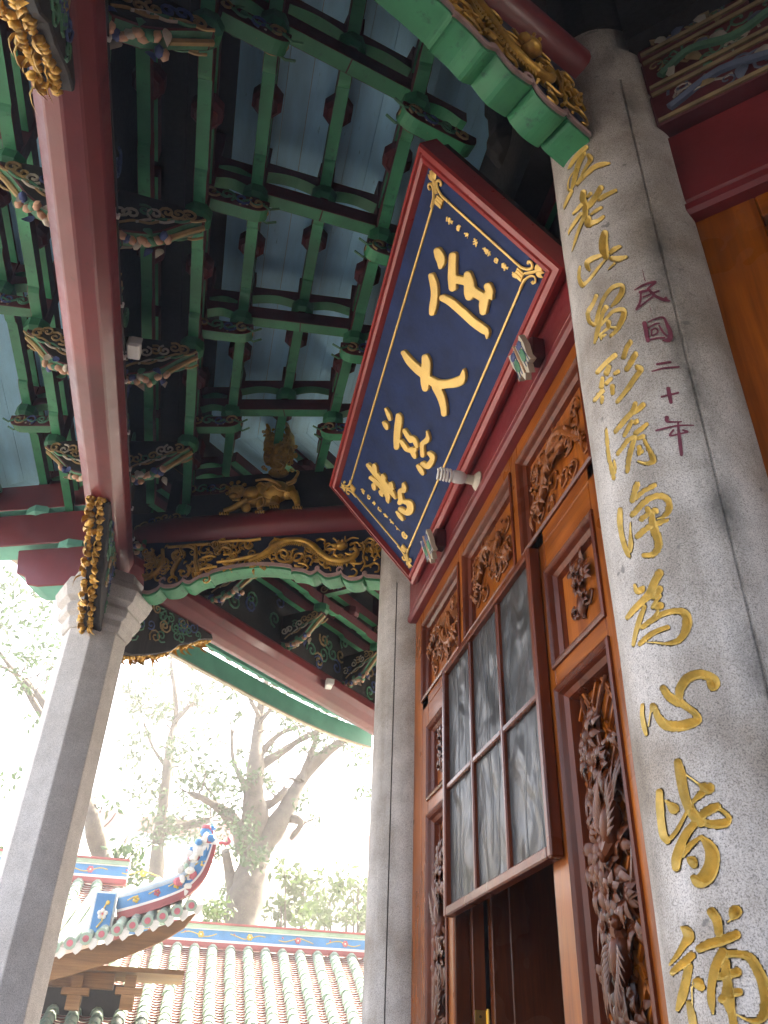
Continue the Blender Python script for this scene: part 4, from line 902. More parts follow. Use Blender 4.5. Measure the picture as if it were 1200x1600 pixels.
def carved_pair(a, b): return (a, b) in ((1, 2), (-1, -2))
def bracket_set(s, label, group):
    x0, z0 = XO, 4.43; y0 = yrow(x0, s)
    e1 = np.array([1, -s, 0]) / math.hypot(1, s); e2 = np.array([-e1[1], e1[0], 0]); e3 = np.array([0, 0, 1.0]); sc = math.hypot(1, s)
    ob = thing('bracket_set', label, 'roof bracket', (x0, y0, z0), group)
    nd = lambda i: np.array([NODES[i][0], yrow(NODES[i][0], s), NODES[i][1]])
    inner_ = (1, -1, -2) if s == TAN else (1, 2, 3, 4, -1, -2)
    for i in NODES:
        if i not in inner_: continue
        p = nd(i); mb = MB(); octblock(mb, p - (0, 0, .02), a0=math.atan2(e1[1], e1[0])); mb.build('bearing_block', GR, ob)
    segs = [(1, 2, 1), (2, 3, 0), (4, 3, 0), (5, 4, 1), (-1, -2, 1)]
    for a, b, carved in segs:
        if s == TAN and a in (2, 4, 5): continue
        pa, pb = nd(a), nd(b); zt = pb[2] - .018; zb = zt - .085
        L = np.linalg.norm((pb - pa)[:2]) + .10; c = (pa + pb) / 2; d = (pb - pa); d[2] = 0; d /= np.linalg.norm(d); c = c + d * .02
        mb = MB(); out = gong(L, zt - zb, .08) if carved else [(-L / 2, 0), (L / 2 - .07, 0), (L / 2 - .06, .012), (L / 2, .012), (L / 2, zt - zb), (-L / 2, zt - zb)]
        mb.prism(out, (c[0], c[1], zb), d, e3, np.cross(d, e3), -.034, .034, 0, 1, UND)
        am = mb.build('arm', GR, ob, bevel=.003)
        if carved:                                           # painted cloud carving on both cheeks and the nose of the arm
            mb = MB()
            for sd_ in (-1, 1):
                nn = np.cross(d, e3) * sd_
                for k in range(4):
                    cc = np.array([c[0], c[1], zb + .05]) + d * (-L * .30 + L * .21 * k) + nn * .038
                    mb.tube(curl_pts(cc, d, e3, .038, random.uniform(0, 6), 1.2, 1 if k % 2 else -1), .006, 5, 3 + (k % 3))
                    mb.tube([cc + d * .02, cc + d * .06 - e3 * .02, cc + d * .10 + e3 * .005], .006, 5, 4)
            for k in range(5):
                cc = np.array([c[0], c[1], zb + .02]) + d * (L * (.10 + .09 * k)) + e3 * (-.005 + .010 * k) ; mb.tube([cc - np.cross(d, e3) * .036, cc + d * .012 - e3 * .010, cc + np.cross(d, e3) * .036], .006, 5, (3, 7, 4, 5, 3)[k])
            mb.build('cloud_carving', GR, am)
    for a, b in ((1, 2), (2, 3), (4, 3), (5, 4), (-1, -2)):
        if s == TAN and a in (2, 4, 5): continue
        pa, pb = nd(a), nd(b); d = (pb - pa); d[2] = 0; L = np.linalg.norm(d) - .075; d /= np.linalg.norm(d); c = (pa + pb) / 2
        zt = max(pa[2], pb[2]); tops = [zt + .06, zt + .155] if carved_pair(a, b) else [zt + .07]
        for j, zb in enumerate(tops):
            if zb + .07 > BZ: continue
            mb = MB(); mb.prism(gong(L + .05, .07, arch=.022), (c[0], c[1], zb), d, e3, np.cross(d, e3), -.03, .03, 0, 1, UND); mb.build('upper_arm', GR, ob)
    for i in inner_:                                          # post of stacked blocks above each node
        p = nd(i); mb = MB(); mb.box((-.036, -.036, 0), (.036, .036, BZ - .02 - p[2]), 0, fr=((p[0], p[1], p[2] + .05), e1, e2, e3)); mb.build('post', GR, ob)
    # carved heads that spring from the beam to the first node on either side
    for sg, i in ((1, 1), (-1, -1)):
        p = nd(i); d = e1 * sg; L = abs(NODES[i][0] - x0) * sc; nn = np.cross(d, e3); org = np.array([x0, y0, 4.42])
        mb = MB(); out = [(.05, .02), (.12, -.01), (.22, .015), (.28, .06), (L - .04, .14), (L + .03, .20), (L + .03, .225), (L - .1, .25), (.05, .25)]
        mb.prism(out, org, d, e3, nn, -.042, .042, 8, 4, UND); hd = mb.build('carved_head', GR, ob, bevel=.006)
        mb = MB()
        for sd_ in (-1, 1):
            for k in range(6):
                cc = org + d * (.09 + .045 * k) + e3 * (.09 + .02 * k + random.uniform(-.02, .02)) + nn * sd_ * .046
                mb.tube(curl_pts(cc, d, e3, .036, random.uniform(0, 6), 1.3, random.choice((-1, 1)), 12), .0062, 5, random.choice((3, 3, 4, 5, 7)))
            for k in range(4):
                cc = org + d * (.10 + .06 * k) + e3 * (.03 + .03 * k) + nn * sd_ * .048; mb.tube(smooth_line([cc, cc + d * .05 + e3 * .035, cc + d * .11 + e3 * .04, cc + d * .15 + e3 * .07], 3), .006, 5, (3, 7, 4, 3)[k])
            mb.tube(curl_pts(org + d * (L - .03) + e3 * .19 + nn * sd_ * .045, d, e3, .034, 2.5, 1.2, -1), .007, 5, 3)
        mb.tube([org + d * (.30) + e3 * .07, org + d * (L - .02) + e3 * .145, org + d * (L + .035) + e3 * .195], .013, 6, 3)
        mb.build('scroll_relief', GR, hd)
        mb = MB(); rs = random.Random(int(s * 1000) + i)
        for k in range(13):
            u = .06 + .020 * k; cc = org + d * u + e3 * (-.015 + .0012 * k * k * .35) + nn * rs.uniform(-.04, .04); a = rs.uniform(0, 6.28)
            mb.blob(cc, (.026, .018, .020), [math.cos(a) * d + math.sin(a) * nn, -math.sin(a) * d + math.cos(a) * nn, e3], (6, 6, 4, 6, 5, 6, 7)[k % 7], 6, 4)
        for k in range(6):
            cc = org + d * (.08 + .04 * k) + nn * rs.choice((-.05, .05)) + e3 * .01 * k; mb.leaf(cc, d * rs.uniform(-1, 1) - e3 * .8 + nn * rs.uniform(-.5, .5), nn, .055, .035, .2, .3, (4, 5, 7)[k % 3])
        mb.build('flower_cluster', GR, hd, smooth=50)
    return ob
BAYG = 'sets of painted roof brackets'
sets = []
names = ['nearest', 'second', 'third', 'fourth']
for j, s in enumerate(ROWS + (TAN,)):
    lab = ('%s green and red bracket set above the long red beam' % ('nearest', 'second nearest', 'third nearest', 'farthest')[j]) if j < 4 else 'corner bracket set above the octagonal porch column'
    sets.append(bracket_set(s, lab, BAYG))

def lattice_rib(i, x, z, label):
    ya, yb = yrow(x, -TAN), yrow(x, TAN)
    ob = thing('lattice_rib', label, 'rib', (x, CEN[1], z), 'long painted ribs crossing the bracket sets')
    ys_ = [yrow(x, s) for s in (-TAN,) + ROWS + (TAN,)]
    sp = ys_[2] - ys_[1]; zr = z + .052
    for k, y in enumerate(ys_):
        if k in (0, 5): continue
        mb = MB(); mb.prism(gong(sp * .56, .085, .06), (x, y, zr), (0, 1, 0), (0, 0, 1), (1, 0, 0), -.029, .029, 0, 1, UND); mb.build('arm', GR, ob, bevel=.003)
    for k in range(5):
        a, b = ys_[k], ys_[k + 1]; L = b - a; m_ = (a + b) / 2
        a2 = a + (sp * .20 if k > 0 else 0.0); b2 = b - (sp * .20 if k < 4 else 0.0)
        mb = MB(); mb.box((x - .027, a2, zr + .018), (x + .027, b2, zr + .088), 0, 1); mb.build('tie', GR, ob)
        mb = MB(); octblock(mb, (x, m_, zr + .09), .070, .075, 0, 0); mb.build('block', GR, ob)
        mb = MB(); mb.box((x - .028, a + .04, zr + .168), (x + .028, b - .04, min(BZ, zr + .25)), 0, 1); mb.build('upper_tie', GR, ob)
    return ob
rl = {1: 'first green rib inside the long red beam', 2: 'second green rib inside the long red beam', 3: 'green rib under the middle of the porch ceiling', 4: 'green rib just left of the navy plaque', 5: 'green rib hidden behind the navy plaque', -1: 'green rib just outside the long red beam', -2: 'outermost green rib over the open left side', 0: 'thin green rib along the inner flank of the long red beam'}
ribs = [lattice_rib(i, *NODES[i], rl[i]) for i in (1, 2, 3, 4, -1, -2)] + [lattice_rib(0, -.655, 4.70, rl[0])]

# blue boarded ceiling
def bay_ceiling():
    ob = thing('ceiling', None, None, (0, CEN[1], 5.3)); ob['kind'] = 'structure'
    def plank(x0, x1, z0, z1):
        d = .001; a, b = x0 + d, x1 - d; mb = MB(); vs = []
        for x, z in ((a, z0), (b, z1)):
            for y in (yrow(x, -TAN), yrow(x, TAN)):
                vs += [(x, y, z), (x, y, z + .025)]
        mb.add(vs, [(0, 2, 6, 4), (1, 5, 7, 3), (0, 4, 5, 1), (2, 3, 7, 6), (0, 1, 3, 2), (4, 6, 7, 5)]); mb.build('plank', M['board'] if not -.86 < x0 < -.42 else M['nearblack'], ob)  # planks beside the beam near black: shade put into their colour
    x = -.78; rr = random.Random(2)
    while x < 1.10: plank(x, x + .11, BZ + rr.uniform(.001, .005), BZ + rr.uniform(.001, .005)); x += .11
    x = -.84
    while x > -1.95: plank(x - .11, x, BZ + .02 + (x - .11 + .84) * .30, BZ + .02 + (x + .84) * .30); x -= .11
    return ob
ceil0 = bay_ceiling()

# long beam over the porch columns, board above it, frieze above the lintel, eave board with rafters
def bay_beam():
    ya, yb = yrow(XO, -TAN) , yrow(XO, TAN)
    ob = thing('eave_beam', 'long faceted red beam running over the porch columns at the left', 'beam', (XO, CEN[1], 4.3))
    mb = MB(); n = 12
    mb.lathe([(.10, ya - .10), (.128, ya + .02), (.128, yb - .02), (.10, yb + .10)], (XO, 0, 4.30), (0, 1, 0), n, ang0=PI / 12); mb.build('beam', M['red'], ob, bevel=.006, smooth=8)
    return ob
beam0 = bay_beam()
def bay_frieze():
    ya, yb = yrow(XO, -TAN), yrow(XO, TAN)
    ob = thing('frieze_board', 'dark board standing on the long red beam between the brackets', 'board', (XO, CEN[1], 4.42))
    mb = MB(); mb.box((XO - .02, ya, 4.41), (XO + .02, yb, BZ)); mb.build('panel', M['nearblack'], ob)
    mb = MB()
    for sg in (-1, 1):
        for k in range(46):
            c = np.array([XO + sg * .024, random.uniform(ya + .2, yb - .2), random.uniform(4.48, 4.9)]); mb.tube(curl_pts(c, (0, 1, 0), (0, 0, 1), .07, random.uniform(0, 6), 1.3, random.choice((-1, 1)), 12), .009, 5, random.choice((3, 4, 4, 5)))
    mb.build('scroll_relief', GR, ob); return ob
frz0 = bay_frieze()
GR_SHADE = GR[:3] + [paint('shaded_ochre', (.20, .14, .07), .7, .3, 12), paint('shaded_green', (.05, .13, .08), .7, .3, 12), paint('shaded_blue', (.07, .09, .14), .7, .3, 12), GR[6], paint('shaded_cream', (.28, .26, .22), .7, .3, 12), GR[8]]  # darker copies of the carving paints, shade of the dim bay in the colour
def bay_wallfrieze():
    y0, y1 = 1.60, 4.06
    ob = thing('lintel_frieze', 'dark carved frieze above the red lintel and behind the plaque', 'frieze', (W, CEN[1], LZ1))
    mb = MB(); mb.box((W + .01, y0, LZ1), (W + .08, y1, BZ + .03)); mb.build('panel', M['nearblack'], ob)
    mb = MB(); mb.box((W - .02, y0, 4.40), (W + .08, y1, 4.52), 0, 1); mb.build('rail', GR, ob, bevel=.006)
    for j, s in enumerate(ROWS):                                  # half arms along the wall, red with green undersides
        y = yrow(W, s)
        for k in range(4):
            mb = MB(); L = .34 + .10 * k; mb.prism(gong(L, .10, .11), (W - .01, y, 4.54 + .14 * k), (0, 1, 0), (0, 0, 1), (1, 0, 0), -.08, .01, 0, 1, UND); mb.build('wall_arm', GR, ob, bevel=.004)
    # three carved wings stacked beside the far column
    for k, (z0, z1, L) in enumerate(((LZ1 + .01, 4.24, .72), (4.26, 4.44, .52), (4.47, 4.62, .40))):
        ye_ = 4.03; mb = MB(); out = [(0, 0), (0, z1 - z0)] + [(-L * .9, z1 - z0), (-L * 1.0, (z1 - z0) * .75), (-L * .93, (z1 - z0) * .45), (-L * .86, 0)]
        out = [(x, z) for x, z in out][::-1]
        mb.prism(out, (W - .03, ye_, z0), (0, 1, 0), (0, 0, 1), (1, 0, 0), -.05, .03, 0); wg = mb.build('carved_wing', GR, ob, bevel=.006)
        mb = MB(); x = W - .085
        edge = smooth_line([(x, ye_ - .01, z0 + .012), (x, ye_ - L * .84, z0 + .012), (x, ye_ - L * .92, z0 + (z1 - z0) * .45), (x, ye_ - L * .97, z0 + (z1 - z0) * .75), (x, ye_ - L * .88, z1 - .012), (x, ye_ - .01, z1 - .012)], 4); mb.tube(edge, .009, 5, 3)
        rr = random.Random(k)
        for q_ in range(22):
            c = np.array([x + .01, ye_ - rr.uniform(.06, .86) * L, rr.uniform(z0 + .03, z1 - .03)])
            mb.tube(curl_pts(c, (0, 1, 0), (0, 0, 1), rr.uniform(.025, .045), rr.uniform(0, 6), 1.1, rr.choice((-1, 1)), 10), .008, 5, ((7, 5, 5, 7), (4, 4, 3, 7), (3, 4, 3, 5))[k][q_ % 4])
        mb.tube(smooth_line([(x, ye_ - .05, z0 + .05), (x, ye_ - L * .3, z0 + .11), (x, ye_ - L * .55, z0 + .06), (x, ye_ - L * .8, z0 + .10)], 4), .016, 6, (5, 4, 3)[k])
        for q_ in range(6): mb.leaf((x, ye_ - L * (.15 + .12 * q_), (z0 + z1) / 2), (0, rr.uniform(-1, 1), rr.uniform(-1, 1)), (-1, 0, 0), .07, .04, .2, .2, (7, 3, 5)[q_ % 3])
        mb.build('wing_relief', GR_SHADE, wg, smooth=50)
    return ob
wf0 = bay_wallfrieze()
def dark_infill():
    y0, y1 = 1.62, 4.05; ob = thing('dark_infill_board', 'hanging post and near black board added to darken the space above the navy plaque', 'board', (.60, CEN[1], 4.6))  # near-black board put in to make the space above the plaque dark
    mb = MB(); mb.box((.86, y0, 4.55), (.89, y1, BZ + .03)); mb.box((.86, y0, 4.52), (W + .02, y1, 4.55)); mb.build('panel', M['nearblack'], ob)
    c = at_ax(795, 235, 1, 1.95); mb = MB(); mb.lathe([(.05, -.05), (.085, -.02), (.10, .03), (.085, .10), (.085, .30), (.10, .34), (.085, .38), (.085, BZ - c[2])], (c[0], c[1], c[2]), n=10); mb.build('hanging_post', M['nearblack'], ob, bevel=.004)
    return ob
M['boardwood'] = wood('weathered_dark_wood', (.022, .017, .016), (.06, .05, .046), .6, .05, axis=2)
ifz = dark_infill()
def bay_eave():
    ap = 6.22; xe = CEN[0] - ap; ya, yb = CEN[1] - ap * TAN, CEN[1] + ap * TAN
    ob = thing('eave_board', 'pale green eave board at the open left edge of the porch roof', 'eave', (xe, CEN[1], 4.6))
    mb = MB(); N = 28; lo = []; hi = []
    for k in range(N + 1):
        t = 2 * k / N - 1; y = CEN[1] + t * ap * TAN; up = .14 * abs(t) ** 3; lo.append((y, 4.56 + up)); hi.append((y, 4.745 + up))
    mb.prism(lo + hi[::-1], (xe, 0, 0), (0, 1, 0), (0, 0, 1), (1, 0, 0), -.03, .0); mb.build('fascia', M['teal'], ob)
    mb = MB(); mb.prism([(y, z - .012) for y, z in lo] + [(y, z + .004) for y, z in lo[::-1]], (xe, 0, 0), (0, 1, 0), (0, 0, 1), (1, 0, 0), -.045, .004); mb.build('drip_edge', M['cream'], ob)
    mb = MB(); mb.prism([(y, z + .040) for y, z in hi] + [(y, z + .054) for y, z in hi[::-1]], (xe, 0, 0), (0, 1, 0), (0, 0, 1), (1, 0, 0), .145, .155); mb.build('pale_lath', M['white'], ob)
    mb = MB(); mb.prism([(y, z - .03) for y, z in hi] + [(y, z + .038) for y, z in hi[::-1]], (xe, 0, 0), (0, 1, 0), (0, 0, 1), (1, 0, 0), .10, .14); mb.build('inner_fascia', M['teal'], ob)
    n = 22
    for k in range(n):
        t = 2 * (k + .5) / n - 1; y = CEN[1] + t * (ap - .1) * TAN; z = 4.775 + .14 * abs(t) ** 3
        mb = MB(); mb.box((xe + .002, y - .032, z - .012), (xe + .146, y + .032, z + .008)); mb.build('rafter_end', M['peach'], ob)
    mb = MB(); mb.prism([(y, z + .045) for y, z in hi] + [(y, z + .07) for y, z in hi[::-1]], (xe, 0, 0), (0, 1, 0), (0, 0, 1), (1, 0, 0), .0, .17); mb.build('soffit', M['teal'], ob)
    return ob
eave0 = bay_eave()

# carved bracket boards under the long beam, one at each column
def corner_board(sgn, label):
    ye_ = yrow(XO, TAN) - .14 if sgn > 0 else yrow(XO, -TAN) + .14
    ob = thing('carved_bracket_board', label, 'bracket', (XO, ye_, 4.18))
    prof = [(0, .0), (.78, .0), (.80, -.03), (.72, -.06), (.66, -.10), (.58, -.16), (.50, -.20), (.44, -.27), (.34, -.33), (.24, -.38), (.12, -.43), (0, -.45)]
    pr = [(-sgn * a, b) for a, b in prof]
    if sgn > 0: pass
    mb = MB(); mb.prism(pr, (XO, ye_, 4.185), (0, 1, 0), (0, 0, 1), (1, 0, 0), -.05, .05); bo = mb.build('board', M['boardwood'], ob, bevel=.006)
    mb = MB(); rr = random.Random(5)
    L = smooth_line([(XO, ye_ - sgn * a, 4.185 + b) for a, b in prof[1:]], 4)
    for k, p in enumerate(L[2:]):
        for w_ in (-.055, 0.0):
            a = rr.uniform(0, 6.28); mb.blob(p + (w_ + rr.uniform(-.012, .012), rr.uniform(-.01, .01), rr.uniform(-.012, .012)), (.018, .022, .017), [(math.cos(a), math.sin(a), 0), (-math.sin(a), math.cos(a), 0), (0, 0, 1)], 0, 6, 4)
            if k % 2: mb.leaf(p + (w_, 0, 0), (rr.uniform(-.6, .2), rr.uniform(-1, 1), -rr.uniform(.2, 1)), (-1, 0, -.3), rr.uniform(.05, .09), .035, .25, .4)
    for k in range(14):
        a, b = rr.choice(prof[2:]); c = np.array([XO - .058, ye_ - sgn * a * rr.uniform(.3, 1), 4.185 + b * rr.uniform(.3, .95)]); mb.tube(curl_pts(c, (0, 1, 0), (0, 0, 1), .05, rr.uniform(0, 6), 1.3, rr.choice((-1, 1)), 10), .012, 5)
    mb.build('gilt_carving', M['gold'], ob, smooth=50)
    mb = MB()
    for k in range(26):
        a = rr.uniform(.05, .66); b = -rr.uniform(.05, .9) * (.45 * (1 - a / .78)) - .02; c = np.array([XO + .052, ye_ - sgn * a, 4.185 + b]); mb.tube(curl_pts(c, (0, 1, 0), (0, 0, 1), rr.uniform(.03, .06), rr.uniform(0, 6), 1.4, rr.choice((-1, 1)), 12), .006, 5, rr.choice((4, 4, 5, 3)))
    mb.build('scroll_relief', GR, bo, kind='stuff'); return ob
cb_far = corner_board(1, 'narrow gilt carved bracket board on the octagonal porch column seen edge on')
cb_near = corner_board(-1, 'gilt carved bracket board hanging in the top left corner under the long red beam')

# ------------------------------------------------------------------ radial beam with dragon bracket (plane through far column and porch column)
RP = np.array([C2[0], C2[1], 0.0]); RU = np.array([RADD[0], RADD[1], 0]); RN = np.array([RADN[0], RADN[1], 0]); RZ = np.array([0, 0, 1.0])
def rad_uv(px, py, off=0.055):
    p = at_pl(px, py, RP + RN * off, RN) - RP; return float(np.dot(p, RU)), float(p[2])
def rad_P(u, z, off=0.055): return RP + RU * u + RZ * z + RN * off
RLEN = np.linalg.norm(O2 - C2)
rb = thing('radial_beam', 'round red beam across the porch from the far column to the octagonal porch column', 'beam', tuple(rad_P(1, 4.5, 0)))
mb = MB(); a = rad_P(.12, 4.505, 0); L = RLEN - .22
mb.lathe([(.10, 0), (.112, .05), (.114, L * .5), (.108, L - .25), (.085, L - .08), (.05, L)], a, RU, 20); mb.build('beam', M['red'], rb, smooth=40)
db = thing('dragon_bracket', 'carved board of gold dragon and scrolls on dark blue with a scalloped green lower edge', 'bracket', tuple(rad_P(1, 4.2, 0)))
pxl = [(223.3, 926.7), (233, 928), (245, 923), (251.7, 916), (257, 918.5), (270, 918), (280, 914), (286, 908), (289, 910.5), (297, 912), (307, 906), (317, 901.5), (328, 900), (330, 896.5), (343, 892), (367, 887), (400, 883.5), (426, 884), (452, 887), (457, 890), (456, 893), (460, 892), (473.5, 893.5), (486, 898), (497, 892), (501.5, 896), (512, 901.5), (529.5, 898.5), (533, 895), (537, 902), (549, 907), (564.5, 904.5), (569, 897), (573, 902), (594, 904)]
cusp = (3, 7, 12, 19, 24, 28, 32); segs_ = []; st_ = 0
for cu_ in cusp + (len(pxl) - 1,): segs_.append(pxl[st_:cu_ + 1]); st_ = cu_
low = []
for sg_ in segs_: low += [rad_uv(*p) for p in (smooth_line(sg_, 4) if len(sg_) > 2 else sg_)][(1 if low else 0):]
top = [(low[-1][0], 4.415), (low[0][0] + .06, 4.415)]
out = low + top
mb = MB(); mb.prism(out, RP, RU, RZ, RN, -.05, .05, 0); mb.build('board', M['darkblue'], db)
mb = MB()
def ribbon(mb, poly, w0, w1, up, dn, mi):
    """strip that follows an edge: front at w1, back at w0, from dn below to up above the edge"""
    vs = []; k = len(poly)
    for i, (u, z) in enumerate(poly):
        for ww, dz in ((w1, up), (w1, dn), (w0, dn), (w0, up)): vs.append(RP + RU * u + RZ * (z + dz) + RN * ww)
    fs = [(4 * i + j, 4 * i + (j + 1) % 4, 4 * i + 4 + (j + 1) % 4, 4 * i + 4 + j) for i in range(k - 1) for j in range(4)] + [(0, 1, 2, 3), (4 * k - 4, 4 * k - 1, 4 * k - 2, 4 * k - 3)]
    mb.add(vs, fs, mi)
ribbon(mb, low, -.055, .060, .004, -.022, 0); mb.build('green_edge', M['edgegreen'] if 'edgegreen' in M else M['green'], db)
mb = MB(); ribbon(mb, low, .052, .070, .016, -.006, 0)
for (px, py, r) in ((256, 907, 9), (290, 903, 5), (497, 888, 5), (533, 890, 9), (571, 896, 5)):
    u, z = rad_uv(px, py); mb.tube(curl_pts(rad_P(u, z, .06), RU, RZ, r * .0036, -PI / 2, .8, 1, 12), .0075, 6)
mb.build('pale_rim', M['pink'], db)
def RL(ox, oy, sc, pts, off=.062): return [rad_P(*rad_uv(ox + x / sc, oy + y / sc), off) for x, y in pts]
SCL = .0036
def rtube(mb, ox, oy, sc, pts, n=6, off=.062, mi=0, flat=.8):
    L = smooth_line(pts, 4); P_ = [rad_P(*rad_uv(ox + x / sc, oy + y / sc), off + .004) for x, y, r in L]; mb.tube(P_, [max(.002, r / sc * SCL) for _, _, r in L], n, mi)
k8 = (400, 820, 5.714); k7 = (200, 830, 6)
mb = MB()
rtube(mb, *k8, [(-60, 330, 20), (40, 290, 30), (110, 250, 38), (170, 200, 42), (250, 160, 38), (350, 145, 32), (450, 160, 32), (520, 200, 34), (580, 260, 34), (650, 310, 34), (720, 330, 34), (800, 330, 32), (870, 300, 28), (910, 250, 24), (880, 215, 18)], 8)
L = smooth_line([(-60, 330, 20), (40, 290, 30), (110, 250, 38), (170, 200, 42), (250, 160, 38), (350, 145, 32), (450, 160, 32), (520, 200, 34), (580, 260, 34), (650, 310, 34), (720, 330, 34), (800, 330, 32)], 5)
for i in range(2, len(L) - 2, 1):
    p = rad_P(*rad_uv(k8[0] + L[i][0] / k8[2], k8[1] + L[i][1] / k8[2]), .075); q2 = rad_P(*rad_uv(k8[0] + L[i + 1][0] / k8[2], k8[1] + L[i + 1][1] / k8[2]), .075); d = q2 - p; nrm = np.cross(d, RN)
    mb.leaf(p + nrm / (np.linalg.norm(nrm) + 1e-9) * .012, d * .4 + nrm, RN, .035, .014, .1, .1, 0, 2)
u, z = rad_uv(k8[0] + 770 / k8[2], k8[1] + 205 / k8[2])
mb.blob(rad_P(u, z, .08), (.042, .032, .03), [RU, RZ, RN], nu=9, nv=6); mb.blob(rad_P(u + .035, z - .006, .09), (.025, .016, .02), [RU, RZ, RN])
for dx in (-.012, .012): mb.blob(rad_P(u + dx, z + .018, .108), .008, nu=6, nv=4)
for pts in ([(740, 170, 10), (700, 130, 9), (690, 135, 6)], [(800, 160, 10), (860, 125, 9), (920, 130, 6)], [(800, 150, 10), (800, 110, 6)], [(840, 190, 12), (900, 165, 10), (940, 200, 8), (960, 260, 6)], [(720, 230, 10), (660, 220, 9), (625, 230, 5)], [(730, 180, 9), (660, 190, 8), (630, 210, 5)],
            [(700, 270, 14), (740, 300, 12), (770, 290, 8)], [(800, 260, 10), (840, 275, 12), (880, 260, 10), (920, 230, 8)]): rtube(mb, *k8, pts, 6)
mb.build('gold_dragon', M['gold'], db, smooth=50)
mb = MB(); 
for pts in ([(200, 240, 14), (250, 230, 14), (290, 260, 14), (270, 290, 10), (240, 275, 8)], [(180, 260, 12), (200, 320, 14), (270, 340, 14), (340, 310, 12), (360, 270, 10), (420, 265, 12), (435, 300, 10)], [(390, 340, 12), (420, 300, 10), (470, 280, 8)], [(380, 350, 10), (440, 360, 12), (470, 390, 10), (450, 410, 8)],
            [(540, 150, 14), (580, 135, 12), (620, 150, 10), (610, 180, 8)], [(490, 370, 12), (510, 330, 12), (560, 315, 10), (610, 330, 8)], [(610, 350, 10), (620, 390, 12), (660, 390, 10), (670, 420, 8)], [(960, 160, 12), (975, 220, 12), (960, 290, 12), (975, 360, 10), (940, 420, 10)], [(970, 170, 12), (1010, 130, 12), (1060, 150, 10), (1050, 190, 8)], [(990, 230, 16), (1030, 215, 14), (1050, 260, 12), (1030, 290, 8)], [(960, 380, 12), (1020, 370, 12), (1060, 350, 12), (1100, 370, 10), (1095, 420, 10), (1060, 430, 8)],
            [(830, 470, 12), (880, 465, 12), (905, 430, 10), (880, 400, 10), (850, 410, 6)], [(1040, 270, 10), (1060, 300, 10), (1100, 270, 8)], [(440, 200, 12), (460, 240, 12), (500, 260, 9)], [(500, 350, 8), (560, 290, 8)], [(850, 350, 12), (930, 355, 12), (960, 330, 8)], [(1110, 180, 10), (1080, 230, 9), (1110, 300, 9)]): rtube(mb, *k8, pts, 6)
for pts in ([(860, 110, 16), (1000, 100, 18), (1150, 95, 18), (1250, 80, 16)], [(850, 215, 14), (900, 160, 18), (970, 175, 16), (960, 220, 12), (900, 230, 10)], [(840, 300, 16), (1000, 280, 20), (1150, 250, 24), (1240, 230, 22)], [(640, 130, 14), (640, 200, 22), (640, 300, 24), (660, 400, 20)], [(640, 180, 18), (580, 150, 20), (500, 165, 16), (520, 230, 14)], [(500, 260, 20), (450, 330, 26), (420, 400, 22), (440, 450, 14)],
            [(480, 190, 20), (430, 230, 24), (450, 290, 16), (490, 290, 10)], [(330, 180, 20), (330, 280, 26), (300, 360, 24), (230, 420, 18), (160, 470, 12)], [(560, 330, 18), (590, 370, 20), (560, 430, 14)], [(700, 260, 14), (780, 240, 16), (830, 250, 14)], [(240, 250, 14), (270, 330, 16), (230, 350, 10)], [(680, 370, 14), (760, 350, 16), (840, 340, 14)], [(380, 160, 16), (600, 140, 16), (760, 130, 16)]): rtube(mb, *k7, pts, 6)
rr = random.Random(12)
for k in range(88):
    px = rr.uniform(226, 400) if k < 62 else rr.uniform(400, 590); py = rr.uniform(848, 880) if px > 330 else rr.uniform(858, 908)
    mb.tube(curl_pts(rad_P(*rad_uv(px, py), .056), RU, RZ, rr.uniform(.028, .05), rr.uniform(0, 6), rr.uniform(.8, 1.3), rr.choice((-1, 1)), 12), [.012 - .0006 * q_ for q_ in range(13)], 6, flat=.7)
for k in range(46):
    px, py = rr.uniform(225, 590), 0; py = rr.uniform(852, 892); u, z = rad_uv(px, py)
    mb.leaf(rad_P(u, z, .058), RU * rr.uniform(-1, 1) + RZ * rr.uniform(-1, 1), RN, rr.uniform(.03, .05), .018, .3, .3, 0, 3)
mb.build('gold_scrolls', M['gold'], db, smooth=50, kind='stuff')

# gilt lion with a seated group on its back, standing on the radial beam
mb = MB(); mb.box((.26, 4.60, -.03), (RLEN - .3, 4.93, .03), fr=(RP, RU, RZ, RN)); mb.build('upper_board', M['nearblack'], rb)
ln = thing('lion_statue', 'gilt lion carrying a carved figure group on top of the far red cross beam', 'statue', tuple(rad_P(1, 4.62, 0)))
def lp(x, y, off=0.0): u, z = rad_uv(330 + x / 7.5, 640 + y / 7.5, off + .07); return rad_P(u, z, off + .07)
q = SCL / 7.5; FRr = [RU, RZ, RN]
mb = MB()
mb.blob(lp(740, 965, .02), (235 * q, 165 * q, 140 * q), FRr, nu=14, nv=9); mb.blob(lp(900, 960, .02), (110 * q, 130 * q, 90 * q), FRr, nu=10, nv=7); mb.blob(lp(620, 940, .02), (120 * q, 110 * q, 90 * q), FRr, nu=10, nv=7)
for pts in ([(960, 980, 70), (1000, 1060, 48), (1010, 1120, 40)], [(600, 1000, 60), (570, 1100, 45), (570, 1170, 38)], [(420, 1060, 50), (260, 1150, 40), (150, 1190, 36)], [(760, 1030, 70), (740, 1110, 66)]):
    L = smooth_line(pts, 4); mb.tube([lp(x, y, .03) for x, y, r in L], [r * q for _, _, r in L], 8); e = pts[-1]
    for k in range(4): mb.blob(lp(e[0] - 45 + 30 * k, e[1] + 28, .06), (18 * q, 26 * q, 22 * q), FRr, nu=6, nv=4)
